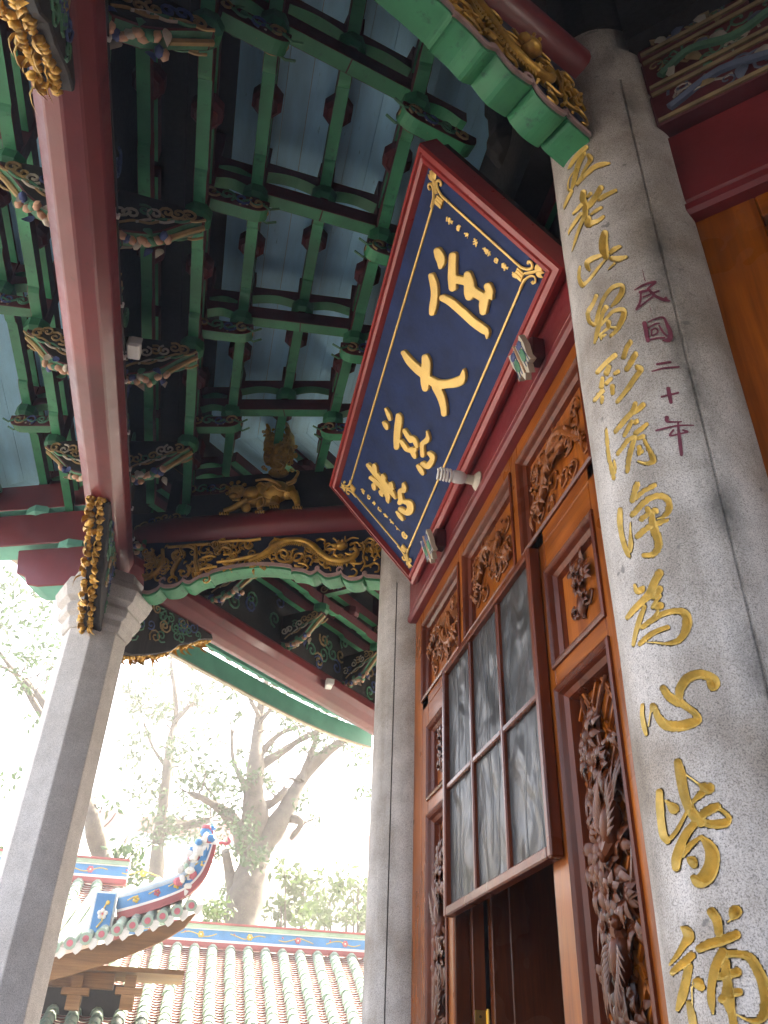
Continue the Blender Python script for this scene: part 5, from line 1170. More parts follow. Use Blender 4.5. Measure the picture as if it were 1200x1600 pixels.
mb.blob(lp(480, 985, .02), (150 * q, 105 * q, 95 * q), FRr, nu=10, nv=7); mb.blob(lp(560, 1090, .01), (330 * q, 60 * q, 80 * q), FRr, nu=12, nv=6)
mb.build('body', M['gold'], ln, smooth=60)
mb = MB(); mb.blob(lp(300, 960, .05), (120 * q, 100 * q, 90 * q), FRr, nu=11, nv=8); mb.blob(lp(260, 1010, .10), (70 * q, 46 * q, 50 * q), FRr); mb.blob(lp(220, 930, .11), (20 * q,) * 3, nu=6, nv=4); mb.blob(lp(330, 940, .12), (20 * q,) * 3, nu=6, nv=4)
for a in range(9): aa = a * .7; mb.tube(curl_pts(lp(300 + 115 * math.cos(aa), 945 + 95 * math.sin(aa), .03), RU, RZ, 34 * q, aa, 1.3, 1, 8), 12 * q, 5)
mb.tube([lp(250, 1060, .1), lp(340, 1062, .1)], 12 * q, 5); mb.build('head', M['gold'], ln, smooth=60)
mb = MB(); mb.blob(lp(410, 1150, .05), (66 * q,) * 3, nu=10, nv=8); mb.build('ball', M['gold'], ln, smooth=60)
mb = MB()
for pts in ([(520, 830, 16), (640, 815, 20), (760, 850, 18), (820, 900, 12)], [(640, 950, 14), (720, 890, 18), (800, 940, 14), (880, 955, 10)], [(440, 1080, 12), (540, 1040, 14), (620, 1010, 16)], [(540, 1140, 14), (610, 1120, 14), (625, 1060, 14), (590, 1010, 12)], [(880, 860, 20), (960, 830, 22), (1020, 740, 18), (1000, 720, 14)], [(900, 880, 14), (980, 850, 14), (1000, 780, 10)], [(530, 900, 14), (580, 860, 16), (640, 890, 14)]):
    L = smooth_line(pts, 4); mb.tube([lp(x, y, .085) for x, y, r in L], [r * q for _, _, r in L], 6)
mb.build('drapery', M['gold'], ln, smooth=60)
mb = MB(); mb.blob(lp(795, 520, 0), (190 * q, 270 * q, 90 * q), FRr, nu=12, nv=9); mb.blob(lp(690, 400, .01), (95 * q, 220 * q, 90 * q), FRr, nu=10, nv=8); mb.blob(lp(905, 400, .01), (95 * q, 220 * q, 90 * q), FRr, nu=10, nv=8); mb.blob(lp(790, 740, .0), (150 * q, 50 * q, 110 * q), FRr, nu=10, nv=6); rr = random.Random(4)
for (x, y, rx, ry) in ((790, 600, 70, 80), (800, 470, 90, 110), (680, 420, 50, 60), (900, 400, 50, 70), (670, 280, 44, 60), (900, 260, 44, 60), (780, 340, 26, 30), (670, 215, 30, 30), (895, 200, 30, 30), (650, 560, 40, 120), (940, 520, 36, 130)):
    mb.blob(lp(x, y, .03), (rx * q, ry * q, 95 * q), FRr, nu=8, nv=6)
for k in range(60): mb.tube(curl_pts(lp(rr.uniform(600, 990), rr.uniform(230, 740), rr.uniform(.05, .085)), RU, RZ, rr.uniform(20, 40) * q, rr.uniform(0, 6), 1.2, rr.choice((-1, 1)), 8), 10 * q, 5)
for pts in ([(740, 690, 16), (820, 700, 20), (860, 650, 22), (800, 600, 20), (740, 590, 14)], [(640, 420, 14), (720, 430, 18), (790, 450, 14)], [(790, 450, 14), (880, 400, 16), (930, 350, 12)]):
    L = smooth_line(pts, 4); mb.tube([lp(x, y, .065) for x, y, r in L], [r * q for _, _, r in L], 6)
mb.build('figure_group', M['gold'], ln, smooth=60, kind='stuff')

# hip arms reaching outwards at the corner
hb = thing('corner_arm', 'red cantilever arms with green undersides reaching out left of the octagonal porch column', 'beam', (O2[0], O2[1], 4.2))
HP = np.array([O2[0], O2[1], 0.0])
for (z0, z1, L, w_) in ((4.11, 4.40, .60, .10), (4.445, 4.70, 1.5, .09), (4.74, 4.95, 1.9, .09)):
    pr = [(.05, z0), (L - .16, z0), (L - .08, z0 + .02), (L - .05, z0 + .08), (L + .02, z0 + .11), (L + .04, z0 + .2), (L + .06, z1), (.05, z1)]
    mb = MB(); mb.prism(pr, HP, RU, RZ, RN, -w_, w_, 0, 1, UND); mb.build('arm', [M['red'], M['teal']], hb, bevel=.008)
for (z, t_) in ((4.40, .30), (4.70, .62)):
    mb = MB(); c = HP + RU * t_; octblock(mb, (c[0], c[1], z - .02), .12, .07, 1, 0); mb.build('bearing_block', [M['red'], M['teal']], hb)

# cable with white clips and sensor boxes on the inner flank of the long beam
cb = thing('cable', 'black cable clipped along the inner flank of the long red beam', 'cable', (XO + .12, CEN[1], 4.35)); mb = MB()
mb.tube(smooth_line([(XO + .118, 1.0 + .25 * k, 4.36 + .008 * math.sin(k * 1.7)) for k in range(16)], 3), .0045, 6); mb.build('wire', M['cable'], cb)
for k, y in enumerate((1.55, 2.25, 2.72, 3.05, 3.22, 3.62, 3.95, 4.35, 4.7)):
    mb = MB(); mb.box((XO + .108, y - .008, 4.345), (XO + .128, y + .008, 4.372)); mb.build('clip', M['white'], cb, bevel=.003)
def sensor(c, label):
    ob = thing('sensor_box', label, 'sensor', tuple(c)); mb = MB(); mb.box((c[0] - .01, c[1] - .05, c[2] - .03), (c[0] + .05, c[1] + .05, c[2] + .03)); mb.build('housing', M['white'], ob, bevel=.006)
    mb = MB(); mb.box((c[0] + .004, c[1] - .057, c[2] - .024), (c[0] + .058, c[1] - .05, c[2] + .024)); mb.build('cover', M['white'], ob, bevel=.003); return ob
sensor(at_ax(203, 543, 0, XO + .135), 'small white sensor box fixed to the inner side of the long red beam')
c = at_pl(510, 1068, (O2[0] + .14 * .707, O2[1] - .14 * .707, 0), (-.707, .707, 0)); sensor(c, 'small white lamp box on the red beam of the next bay')

# ================================================================== copies of the bay round the hall
for k, where in ((1, 'next bay beyond the dragon bracket'), (-1, 'dark bay behind the engraved column')):
    X = bayX(k)
    for j, o in enumerate(sets):
        if k == -1 and j < 2: continue
        dup(o, X, ('%s bracket set in the %s' % ((names + ['corner'])[j], where)), BAYG)
    for o, w_ in zip(ribs, ('first inner', 'second inner', 'middle', 'innermost', 'first outer', 'outermost', 'thin')): dup(o, X, '%s green ceiling rib in the %s' % (w_, where))
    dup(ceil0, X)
    dup(frz0, X, 'dark board above the red beam in the ' + where)
    if k == 1:
        dup(beam0, X, 'red beam running off to the right in the next bay beyond the dragon bracket'); dup(eave0, X, 'pale green eave board with rafter ends below the red beam of the next bay')
        dup(cb_near, X, 'blue and green carved bracket board under the beam right of the octagonal column')
    else:
        hb2 = thing('shade_board', 'red board added under the beam behind the camera to block light', 'board', (XO, CEN[1], 4.2)); m_ = MB(); m_.box((XO - .03, yrow(XO, -TAN), 3.35), (XO + .03, yrow(XO, TAN), 4.18)); m_.build('panel', M['red_dark'], hb2); hb2.matrix_basis = X @ hb2.matrix_basis  # unseen board added to keep light off the upper wall and column
        dup(ifz, X, 'hanging post and near black board added to darken the bay behind the engraved column'); dup(beam0, X, 'red beam of the dark bay behind the camera'); dup(wf0, X, 'colourful carved wings and dark frieze right of the top of the engraved column')
dup(rb, bayX(-1), 'dark red round beam meeting the top of the engraved column')
dup(db, bayX(-1), 'scalloped green edged dragon bracket running up to the top of the engraved column')

FLARE_HAZE = 0.0085
# ================================================================== beyond the porch: roofs, hall, trees
M['tilegreen'] = paint('glazed_green_tile', (0.22, 0.33, 0.27), 0.4, 0.45, 5, worn=(0.42, 0.43, 0.39), wornamt=0.5, coat=.3)
M['tilered'] = paint('red_channel_tile', (0.26, 0.09, 0.075), 0.6, 0.3, 8)
M['mortar'] = paint('lime_mortar', (0.40, 0.34, 0.31), 0.85, 0.2, 8)
M['ridgeblue'] = paint('ridge_blue', (0.06, 0.24, 0.50), 0.5, 0.15, 6)
M['ridgered'] = paint('ridge_red', (0.34, 0.08, 0.08), 0.55, 0.2, 6)
M['ridgegreen'] = paint('ridge_pale_green', (0.30, 0.42, 0.33), 0.6, 0.15, 6)
M['rwhite'] = paint('whitewash', (0.72, 0.70, 0.66), 0.8, 0.12, 4)
M['yellow'] = paint('yellow_flower', (0.62, 0.42, 0.08), 0.6, 0.2, 10)
M['rose'] = paint('rose_flower', (0.50, 0.13, 0.16), 0.6, 0.2, 10)
M['oldwood'] = wood('old_eave_wood', (.18, .085, .035), (.34, .18, .08), .7, .0, axis=0)
M['bark'] = paint('grey_bark', (0.075, 0.066, 0.055), 0.9, 0.4, 7, worn=(0.14, 0.16, 0.09), wornamt=.55, bmp=.6)
def leafmat(name, col):
    m, t, b = nt(name); v = coords(t); n1 = noise(t, v, 1.3, 3)
    c1 = ramp(t, n1, [(.3, tuple(c * .6 for c in col)), (.7, tuple(c * 1.4 for c in col))]); t.links.new(c1, b.inputs['Base Color']); setin(b, Roughness=.55)
    tl = t.nodes.new('ShaderNodeBsdfTranslucent'); t.links.new(c1, tl.inputs[0]); ms = t.nodes.new('ShaderNodeMixShader'); ms.inputs[0].default_value = .25
    t.links.new(b.outputs[0], ms.inputs[1]); t.links.new(tl.outputs[0], ms.inputs[2]); t.links.new(ms.outputs[0], t.nodes['Material Output'].inputs[0]); return m
M['leaf'] = leafmat('tree_leaf', (.045, .095, .038)); M['leaf2'] = leafmat('shrub_leaf', (.06, .11, .035))
RID = [M['ridgered'], M['rwhite'], M['ridgeblue'], M['ridgegreen'], M['yellow'], M['rose']]
EY, EZ = np.array([0, 1.0, 0]), np.array([0, 0, 1.0])
# --- low wall roof
def tiled_roof(label, x0, x1, yr, zr, ye, ze, n_ridge=True):
    ob = thing('tiled_roof', label, 'roof', ((x0 + x1) / 2, ye, ze)); sp = .222; d = np.array([0, ye - yr, ze - zr]); Ls = np.linalg.norm(d); d /= Ls; nrm = np.array([0, d[2], -d[1]]); nrm = nrm if nrm[2] > 0 else -nrm
    mb = MB(); mb.add([(x0, yr, zr - .03), (x1, yr, zr - .03), (x1, ye, ze - .03), (x0, ye, ze - .03)], [(0, 1, 2, 3)]); mb.build('roof_bed', M['mortar'], ob)
    rt_ = random.Random(17); proto_ = [None]; k = int((x1 - x0) / sp); tl = .135; nseg = int(Ls / tl)
    for i in range(k):
        xc = x0 + sp * (i + .5); mb = MB()
        def one(mb, o):
            vs = []
            for e in (0, 1):
                r = .068 - .010 * (1 - e); oo = o + d * (tl * e * .99)
                for j in range(6):
                    a = PI * j / 5; vs.append(oo + np.array([r * math.cos(a), 0, 0]) + nrm * (r * math.sin(a) * 1.05 - .005))
            mb.add(vs, [(j, j + 1, 7 + j, 6 + j) for j in range(5)] + [tuple(6 + j for j in range(6))])
        single = n_ridge and -1.25 < xc < 2.15 and label.startswith('low'); rest = MB()
        for s_ in range(nseg):
            o = np.array([xc, yr, zr]) + d * (tl * s_) + np.array([rt_.uniform(-.006, .006), 0, rt_.uniform(-.004, .004)])
            if single and s_ < 19:
                if proto_[0] is None:
                    m1 = MB(); one(m1, np.array([(x0 + x1) / 2, ye, ze])); proto_[0] = m1.build('cover_tile', M['tilegreen'], ob, smooth=40); t_ = proto_[0]
                else:
                    t_ = proto_[0].copy(); C.objects.link(t_)
                t_.location = Vector(o) - Vector(((x0 + x1) / 2, ye, ze)); t_.rotation_euler = (0, rt_.uniform(-.05, .05), rt_.uniform(-.03, .03))
            else: one(rest, o)
        if rest.v: rest.build('cover_tile_row', M['tilegreen'], ob, smooth=40, kind='stuff')
        mb = MB(); xm = xc + sp / 2; ns = int(Ls / .062)
        for s_ in range(ns):                                  # scalloped channel tiles, each lip standing on the one below
            o = np.array([xm, yr, zr]) + d * (.062 * s_); w_ = sp * .5 - .045; vs = []
            for j in range(5):
                t = j / 4 * 2 - 1; sag = -.018 * (1 - t * t); vs += [o + np.array([w_ * t, 0, 0]) + nrm * (sag - .012), o + d * .062 + np.array([w_ * t, 0, 0]) + nrm * (sag + .006), o + d * .062 + np.array([w_ * t, 0, 0]) + nrm * (sag - .010)]
            mb.add(vs, [(3 * j, 3 * j + 3, 3 * j + 4, 3 * j + 1) for j in range(4)], 0); mb.add(vs, [(3 * j + 1, 3 * j + 4, 3 * j + 5, 3 * j + 2) for j in range(4)], 1)
        mb.build('channel_tile_row', [M['mortar'], M['tilered']], ob, kind='stuff')
    if n_ridge:
        for (za, zb, dy, mi) in ((-.01, .045, .07, 0), (.046, .075, .06, 1), (.076, .185, .05, 2), (.186, .20, .06, 1), (.201, .245, .075, 3), (.246, .27, .09, 0)):
            mb = MB(); mb.box((x0, yr - dy, zr + za), (x1, yr + dy, zr + zb), mi); mb.build('ridge_course', RID, ob)
        rr = random.Random(3); mb = MB(); x = x0 + .1
        while x < x1:
            p = [(x + .09 * q_, yr - .054, zr + .13 + .025 * math.sin(q_ * 1.4 + x * 3)) for q_ in range(6)]; mb.tube(smooth_line(p, 3), .006, 5, 4)
            c = np.array([x + .25, yr - .054, zr + .13]); mi = rr.choice((4, 5))
            for a in range(6): mb.blob(c + np.array([math.cos(a * 1.05), 0, math.sin(a * 1.05)]) * .024, (.018, .008, .018), mi=mi, nu=6, nv=4)
            mb.blob(c, (.012, .012, .012), mi=1, nu=6, nv=4); mb.blob((x + .05, yr - .054, zr + .15), (.012, .008, .012), mi=5, nu=6, nv=4); x += .62
        mb.build('ridge_flowers', RID, ob)
    return ob
ra = tiled_roof('low roof of green tiles with blue flowered ridge left of the far granite column', -2.6, 2.75, 12.0, 2.94, 8.5, 1.23)
mb = MB(); mb.box((-2.5, 8.9, 0), (2.7, 11.9, 1.20)); mb.build('wall', M['rwhite'], ra)
rb2 = tiled_roof('higher tiled roof with blue ridge glimpsed right behind the octagonal column', -3.4, -.75, 11.2, 3.45, 10.2, 2.85)
mb = MB(); mb.box((-3.3, 10.3, 0), (-.85, 11.1, 2.85)); mb.build('wall', M['rwhite'], rb2)

# --- pavilion with the upturned corner
pv = thing('pavilion_roof', 'small pavilion roof with upturned flowered corner ridge and wooden eaves lower left', 'roof', tuple(at_ax(200, 1500, 1, 9.0)))
E0 = smooth_line([at_ax(px, py, 1, 9.0) for px, py in ((20, 1492), (60, 1486), (103, 1476), (160, 1460), (215, 1444), (270, 1427), (310, 1411))], 8)
def along(L, t):
    sgm = [np.linalg.norm(L[i + 1] - L[i]) for i in range(len(L) - 1)]; tot = sum(sgm); s_ = t * tot
    for i, g_ in enumerate(sgm):
        if s_ <= g_ or i == len(sgm) - 1: return L[i] + (L[i + 1] - L[i]) * min(1, s_ / g_)
        s_ -= g_
nt_ = 12; back = np.array([.12, .86, .46])
for i in range(nt_):
    p = along(E0, (i + .5) / nt_); mb = MB(); mb.tube([p, p + back * .5, p + back * 1.1 + EZ * .06], .05, 10); mb.build('cover_tile', M['tilegreen'], pv, smooth=50)
    mb = MB(); mb.lathe([(.054, -.012), (.054, .01)], p - EY * .02, -EY, 14, 0); mb.lathe([(.03, .0), (.03, .014)], p - EY * .02, -EY, 10, 1); mb.build('tile_end', [M['ridgegreen'], M['rose']], pv)
    q2 = along(E0, min(1, (i + 1.0) / nt_)); mb = MB(); mb.prism([(-.048, .03), (-.044, -.02), (-.02, -.05), (0, -.065), (.02, -.05), (.044, -.02), (.048, .03)], q2 - EZ * .045, (1, 0, 0), EZ, EY, -.02, .006); mb.build('drip_tile', M['rwhite'], pv)
mb = MB(); n = len(E0)
mb.add([p - EZ * .02 for p in E0] + [p + back * 1.15 - EZ * .02 for p in E0], [(i, i + 1, n + i + 1, n + i) for i in range(n - 1)]); mb.build('roof_bed', M['mortar'], pv)
mb = MB(); lo = []
for i, p in enumerate(E0):
    t = i / (n - 1); lo.append(p - EZ * (.24 + .05 * math.sin(t * PI) - .02 * t) - np.array([.10 * t, 0, 0]))
mb.add([p + EY * .05 - EZ * .075 for p in E0] + [p + EY * .05 for p in lo] + [p + EY * .12 - EZ * .075 for p in E0] + [p + EY * .12 for p in lo],
       [(i, i + 1, n + i + 1, n + i) for i in range(n - 1)] + [(2 * n + i, 2 * n + i + 1, 3 * n + i + 1, 3 * n + i) for i in range(n - 1)] + [(n + i, n + i + 1, 3 * n + i + 1, 3 * n + i) for i in range(n - 1)] + [(n - 1, 2 * n - 1, 4 * n - 1, 3 * n - 1)])
mb.build('eave_fascia', M['oldwood'], pv)
c0 = at_ax(110, 1512, 1, 9.3); 
mb = MB(); mb.box((c0[0] - .7, 9.25, c0[2] - .16), (c0[0] + .42, 9.38, c0[2] - .03)); mb.build('purlin', M['oldwood'], pv)
for px in (122, 205):
    cc = at_ax(px, 1528, 1, 9.22); 
    for j, (w_, h_) in enumerate(((.05, .10), (.12, .06), (.06, .12))): 
        mb = MB(); z = cc[2] + .02 - sum((.10, .06, .12)[:j]); mb.box((cc[0] - w_, 9.18, z - h_ + .003), (cc[0] + w_, 9.34, z)); mb.build('bracket_block', M['oldwood'], pv)
mb = MB(); mb.box((c0[0] - .7, 10.2, 1.3), (c0[0] + .5, 10.4, c0[2] - .05)); mb.build('wall', M['nearblack'], pv)
mb = MB(); mb.box((c0[0] - .8, 9.12, c0[2] - .02), (c0[0] + 1.05, 10.2, c0[2] + .02)); mb.build('soffit', M['oldwood'], pv)
H0 = smooth_line([at_ax(px, py, 1, Y) for px, py, Y in ((183, 1436, 9.25), (220, 1426, 9.18), (262, 1412, 9.1), (295, 1396, 9.05), (318, 1372, 9.02), (330, 1345, 9.0), (336, 1322, 9.0))], 5); n = len(H0)
for k, (a, b, th, mi) in enumerate(((-.02, .05, .06, 0), (.05, .075, .055, 1), (.075, .175, .045, 2))):
    mb = MB(); vs = []
    for i, p in enumerate(H0):
        t = np.array(H0[min(i + 1, n - 1)]) - np.array(H0[max(i - 1, 0)]); t[1] = 0; t /= np.linalg.norm(t); up = np.array([-t[2], 0, t[0]]); f_ = 1 - .55 * (i / n) ** 2
        vs += [p + up * a * f_ - EY * th, p + up * b * f_ - EY * th, p + up * b * f_ + EY * th, p + up * a * f_ + EY * th]
    mb.add(vs, [(4 * i + j, 4 * i + (j + 1) % 4, 4 * i + 4 + (j + 1) % 4, 4 * i + 4 + j) for i in range(n - 1) for j in range(4)] + [(0, 1, 2, 3), (4 * n - 4, 4 * n - 1, 4 * n - 2, 4 * n - 3)], mi); mb.build('ridge_course', RID, pv)
cap = []
for i, p in enumerate(H0):
    t = np.array(H0[min(i + 1, n - 1)]) - np.array(H0[max(i - 1, 0)]); t[1] = 0; t /= np.linalg.norm(t); cap.append(p + np.array([-t[2], 0, t[0]]) * .195 * (1 - .55 * (i / n) ** 2))
mb = MB(); mb.tube(cap[:int(n * .78)], .048, 8); mb.build('ridge_cap', paint('pale_blue_cap', (.42, .50, .56), .6), pv, smooth=60)
mb = MB(); e = H0[-1]; mb.tube(smooth_line([H0[-4], e, e + (.06, 0, .04), e + (.11, 0, .03), e + (.14, 0, .06), e + (.12, 0, .09)], 4), .018, 7, 5); mb.build('ridge_tail', RID, pv, smooth=60)
mb = MB(); rr = random.Random(8)
for k in range(60):
    p = at_ax(rr.uniform(288, 334), 0, 1, 9.0); t = rr.random(); px = 285 + 48 * t + rr.uniform(-12, 6); py = 1395 - 85 * t + rr.uniform(-28, 6); c = at_ax(px, py, 1, 9.0 + rr.uniform(-.05, .05))
    mb.blob(c, (rr.uniform(.025, .06), .03, rr.uniform(.025, .06)), mi=rr.choice((1, 1, 1, 2, 3, 5, 1)), nu=6, nv=4)
for k in range(5):
    p = H0[4 + 4 * k]; c = p + np.array([-.02, -.055, .125])
    for a in range(5): mb.blob(c + np.array([math.cos(a * 1.26), 0, math.sin(a * 1.26)]) * .022, (.016, .01, .016), mi=(4, 5)[k % 2], nu=6, nv=4)
    mb.tube([c + (-.08, 0, -.02), c + (-.03, 0, .015), c + (.05, 0, -.01), c + (.09, 0, .02)], .006, 5, 4)
mb.build('ridge_flowers', RID, pv)
a = at_ax(161, 1428, 1, 9.15); mb = MB(); mb.box((a[0] - .085, 9.08, a[2] - .17), (a[0] + .085, 9.2, a[2] + .17), 2); mb.build('ridge_end_panel', RID, pv)
mb = MB(); mb.box((a[0] - .105, 9.10, a[2] - .20), (a[0] + .105, 9.21, a[2] + .19), 1); mb.build('panel_border', RID, pv)
mb = MB(); c = a + np.array([0, -.075, -.01])
for q_ in range(5): mb.blob(c + np.array([math.cos(q_ * 1.26 + .3), 0, math.sin(q_ * 1.26 + .3)]) * .03, (.022, .01, .022), mi=1, nu=6, nv=4)
mb.tube([c + (-.03, 0, -.12), c + (.01, 0, -.06), c + (0, 0, .04), c + (.03, 0, .12)], .007, 5, 4); mb.blob(c + (.03, 0, .10), (.02, .01, .02), mi=4, nu=6, nv=4); mb.blob(c, (.012, .014, .012), mi=5, nu=6, nv=4); mb.build('panel_flower', RID, pv)

# --- far hall
fh = thing('far_hall', 'long whitewashed hall with red and turquoise ridge far behind the trees', 'building', (0, 32, 0))
mb = MB(); mb.box((-16, 30, 0), (16, 38, 7.2)); mb.build('wall', M['rwhite'], fh)
mb = MB(); N = 24; xs_ = [-16 + 32 * i / N for i in range(N + 1)]; rz = lambda x: 8.5 + .0022 * (x - 1.5) ** 2
mb.add([(x, 29.4, 7.0 + .0015 * x * x) for x in xs_] + [(x, 32, rz(x)) for x in xs_], [(i, i + 1, N + 2 + i, N + 1 + i) for i in range(N)]); mb.build('roof', M['rwhite'], fh)
for (a_, b_, mi) in ((.0, .16, 'teal2'), (.165, .75, 'farred'), (.755, .83, 'rwhite')):
    if mi == 'farred': M['farred'] = paint('far_ridge_red', (.16, .012, .014), .7)
    if mi == 'teal2': M['teal2'] = paint('turquoise_band', (.03, .20, .25), .7)
    mb = MB(); mb.add([(x, 31.9, rz(x) + a_) for x in xs_] + [(x, 31.9, rz(x) + b_) for x in xs_] + [(x, 32.2, rz(x) + b_) for x in xs_], [(i, i + 1, N + 2 + i, N + 1 + i) for i in range(N)] + [(N + 1 + i, N + 2 + i, 2 * N + 3 + i, 2 * N + 2 + i) for i in range(N)]); mb.build('ridge_course', M[mi], fh)

# --- trees
def crown_mesh(clumps, seed, mat, parent, size=.11, name='crown'):
    rr = np.random.RandomState(seed); V_ = []; F_ = []
    for c, r, n in clumps:
        for k in range(n):
            d = rr.normal(size=3); d /= np.linalg.norm(d) + 1e-9; p = np.asarray(c) + d * r * rr.uniform(.25, 1) ** .6 * np.array([1, 1, .8])
            u = rr.normal(size=3); u[2] -= .5; u /= np.linalg.norm(u); w_ = np.cross(u, rr.normal(size=3)); w_ /= np.linalg.norm(w_) + 1e-9
            L = size * rr.uniform(.7, 1.4); h = L * .22; nn = np.cross(u, w_); b = len(V_)
            V_ += [p, p + u * L * .5 + w_ * h + nn * L * .06, p + u * L, p + u * L * .5 - w_ * h + nn * L * .06]; F_ += [(b, b + 1, b + 2), (b, b + 2, b + 3)]
    mb = MB(); mb.add(V_, F_); o = mb.build(name, mat, parent); o['kind'] = 'stuff'; return o
def limb(mb, pts, Y, jit=.25, seed=0):
    rr = random.Random(seed); L = smooth_line(pts, 4); k = len(L); P_ = []; rs = []
    for i, (px, py, r) in enumerate(L):
        y = Y + jit * math.sin(i * .5 + seed) * (i / k); P_.append(at_ax(px, py, 1, y)); rs.append(.66 * r / FPX * Y * (1 + .12 * rr.uniform(-1, 1)))
    mb.tube(P_, rs, 8)
def tree(name, label, Y, limbs, clumps, seed, base, mat='leaf', size=.11):
    ob = thing(name, label, 'tree', (base[0], base[1], 0)); mb = MB()
    for j, l in enumerate(limbs): limb(mb, l, Y, seed=seed + j)
    rt = random.Random(seed * 7); tw = []
    for j, l in enumerate(limbs):
        Lm = smooth_line(l, 4)
        for k in range(int(len(Lm) * .35), len(Lm)):
            if Lm[k][1] > 1300 or rt.random() > .62: continue
            x, y, r = Lm[k]; a = -PI / 2 + rt.uniform(-1.5, 1.5); ln_ = rt.uniform(22, 62); pts = [(x, y, max(1.6, r * .35))]
            for q_ in range(3): a += rt.uniform(-.5, .5); pts.append((pts[-1][0] + ln_ / 3 * math.cos(a), pts[-1][1] + ln_ / 3 * math.sin(a), max(.7, 1.9 - .5 * q_)))
            limb(mb, pts, Y, .1, seed + k)
            if rt.random() < .55: tw.append((pts[-1][0], pts[-1][1], rt.uniform(10, 18), rt.randint(12, 30)))
    clumps = list(clumps) + tw
    mb.build('trunk', M['bark'], ob, smooth=60)
    cl = [(at_ax(px, py, 1, Y + random.uniform(-.8, .8)), r / FPX * Y, n) for px, py, r, n in clumps]; crown_mesh(cl, seed, M[mat], ob, size); return ob
b = at_ax(385, 1480, 1, 15)
tree('old_tree', 'big old tree with mossy trunk and spreading bare limbs right of the upturned ridge', 15.0,
     [[(385, 1700, 60), (378, 1560, 50), (375, 1450, 42), (392, 1370, 36), (400, 1300, 30), (398, 1230, 22), (402, 1160, 16), (408, 1100, 10), (420, 1050, 7)],
      [(395, 1350, 28), (425, 1300, 24), (450, 1260, 20), (470, 1220, 15), (505, 1180, 12), (545, 1150, 9), (570, 1120, 6)], [(440, 1275, 14), (470, 1285, 9), (455, 1310, 5)],
      [(385, 1330, 26), (372, 1295, 18), (352, 1270, 14), (330, 1255, 9), (300, 1240, 6)], [(402, 1200, 12), (440, 1175, 9), (480, 1150, 7), (520, 1140, 4)], [(404, 1180, 9), (440, 1145, 6), (490, 1130, 4)], [(470, 1220, 10), (485, 1180, 8), (495, 1150, 5)], [(400, 1260, 14), (425, 1255, 10), (445, 1235, 8)], [(380, 1300, 10), (385, 1240, 8), (365, 1190, 5), (362, 1140, 3)], [(405, 1130, 6), (430, 1100, 4), (445, 1085, 2)], [(405, 1120, 6), (385, 1080, 4), (370, 1040, 2)], [(375, 1440, 20), (362, 1380, 14), (352, 1330, 8)]],
     [(350, 1250, 34, 160), (330, 1215, 30, 110), (375, 1215, 26, 90), (420, 1105, 26, 70), (540, 1145, 30, 120), (500, 1160, 24, 60), (395, 1330, 30, 150), (375, 1390, 30, 170), (350, 1320, 22, 80), (560, 1180, 24, 60), (440, 1100, 20, 50), (470, 1240, 20, 50), (380, 1290, 22, 80), (300, 1225, 30, 70), (425, 1180, 18, 40), (510, 1120, 24, 50), (455, 1130, 20, 40), (570, 1240, 20, 40)], 1, b)
b = at_ax(160, 1400, 1, 13)
tree('leaning_tree', 'leaning tree trunk with a bright cut scar just right of the octagonal column', 13.0,
     [[(185, 1640, 24), (180, 1500, 24), (172, 1400, 22), (160, 1345, 20), (148, 1300, 18), (140, 1260, 16), (118, 1200, 13), (95, 1150, 10), (70, 1100, 7), (40, 1060, 4)], [(172, 1360, 7), (190, 1325, 5), (205, 1300, 3)], [(100, 1160, 8), (60, 1090, 7), (20, 1050, 5), (-30, 1030, 3)], [(118, 1200, 8), (60, 1110, 7), (30, 1060, 6), (0, 1020, 4), (-30, 960, 3)]],
     [(200, 1330, 26, 120), (205, 1365, 26, 110), (180, 1390, 20, 70), (25, 1345, 36, 40), (40, 960, 46, 180), (75, 1010, 34, 110), (15, 1030, 36, 80), (65, 925, 34, 120), (20, 1220, 30, 40), (10, 910, 30, 80), (110, 1230, 20, 20)], 2, b)
b = at_ax(250, 1400, 1, 18)
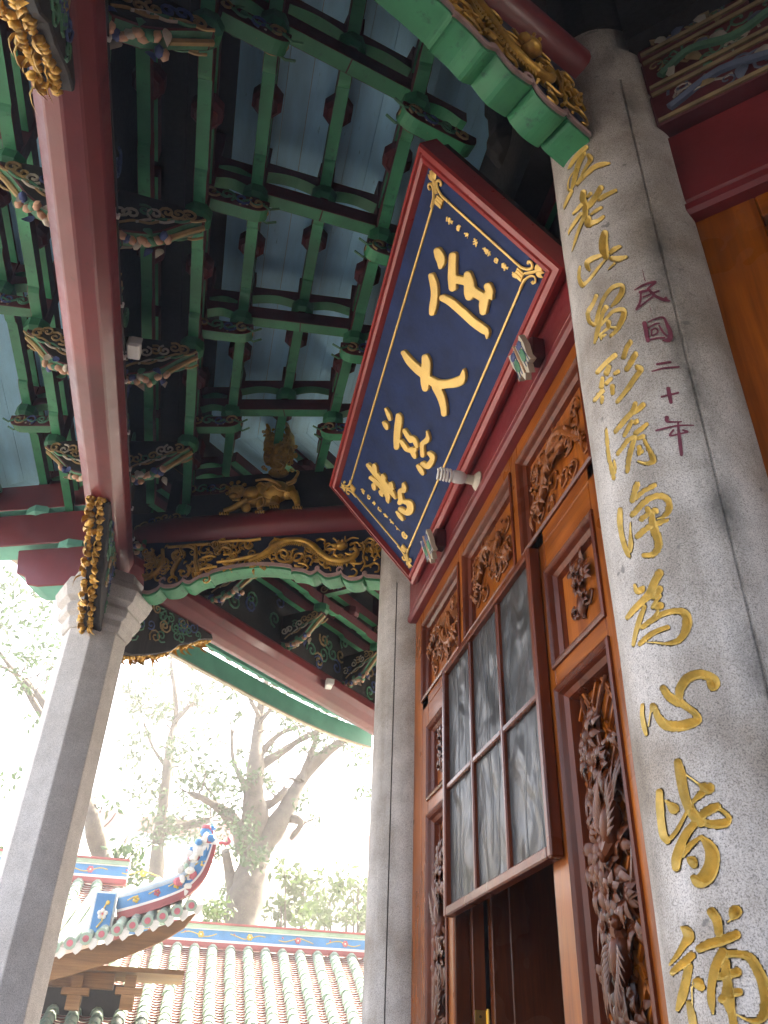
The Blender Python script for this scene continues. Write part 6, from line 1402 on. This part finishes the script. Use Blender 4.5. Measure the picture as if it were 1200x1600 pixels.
tree('slender_tree', 'slender pale tree with light foliage in the gap between the two porch columns', 18.0,
     [[(240, 1640, 22), (242, 1450, 18), (246, 1330, 15), (252, 1280, 12), (262, 1200, 11), (268, 1150, 9), (275, 1120, 7), (272, 1070, 5), (268, 1030, 4), (275, 990, 3)], [(272, 1130, 6), (295, 1105, 5), (315, 1085, 3)], [(246, 1300, 14), (280, 1290, 12), (310, 1285, 10), (330, 1280, 6)], [(262, 1200, 6), (240, 1170, 4), (225, 1130, 3)]],
     [(230, 1105, 34, 180), (215, 1080, 28, 110), (255, 1110, 24, 90), (300, 1095, 26, 80), (215, 1165, 26, 80), (285, 1180, 30, 120), (225, 1235, 34, 150), (300, 1290, 40, 220), (250, 1290, 34, 160), (275, 1160, 18, 50), (310, 1240, 36, 130), (330, 1075, 24, 60), (205, 1190, 20, 50), (250, 1050, 20, 50), (320, 1150, 30, 60), (255, 1215, 22, 60)], 3, b, size=.13)
def shrub(label, px0, px1, py0, py1, Y, n, seed, mat='leaf2', size=.16):
    cx = at_ax((px0 + px1) / 2, py1, 1, Y); ob = thing('shrub', label, 'shrub', (cx[0], Y, 0)); rr = random.Random(seed); cl = []; mb = MB()
    for k in range(n):
        px, py = rr.uniform(px0, px1), py0 + (py1 - py0) * rr.random() ** .8; cl.append((at_ax(px, py, 1, Y + rr.uniform(-.6, .6)), 16 / FPX * Y, 26))
        if k % 3 == 0:
            g0 = at_ax((px + (px0 + px1) / 2) / 2, py1 + 60, 1, Y); g0[2] = 0; mb.tube(smooth_line([g0, (g0 + cl[-1][0]) / 2 + (0.1, 0, .3), cl[-1][0]], 3), [.05, .045, .04, .03, .025, .02, .012], 6)
    mb.build('stem', M['bark'], ob); crown_mesh(cl, seed, M[mat], ob, size, 'foliage'); return ob
shrub('tall leafy shrub behind the low roof left of the far granite column', 490, 570, 1362, 1440, 17, 24, 5)
shrub('thin arching shrub above the blue ridge beside the old tree trunk', 410, 490, 1352, 1435, 16, 18, 6)
shrub('small bright green bush at the foot of the old tree', 325, 358, 1412, 1440, 13.2, 10, 7, size=.10)
M['soil'] = M['mortar']

# ================================================================== air volume added to imitate the washed-out veil of lens flare
mb = MB(); mb.box((-156, -156, -1.5), (156, 206, 18.0)); hz = mb.build('flare_haze', None); hz['kind'] = 'stuff'
hm = bpy.data.materials.new('flare_haze_air'); hm.use_nodes = True; ht = hm.node_tree
for n_ in list(ht.nodes): ht.nodes.remove(n_)
ho = ht.nodes.new('ShaderNodeOutputMaterial'); hv_ = ht.nodes.new('ShaderNodeVolumePrincipled'); hv_.inputs['Density'].default_value = FLARE_HAZE; hv_.inputs['Color'].default_value = (.97, .98, 1, 1); hv_.inputs['Anisotropy'].default_value = .35
ht.links.new(hv_.outputs[0], ho.inputs['Volume']); hz.data.materials.clear(); hz.data.materials.append(hm)
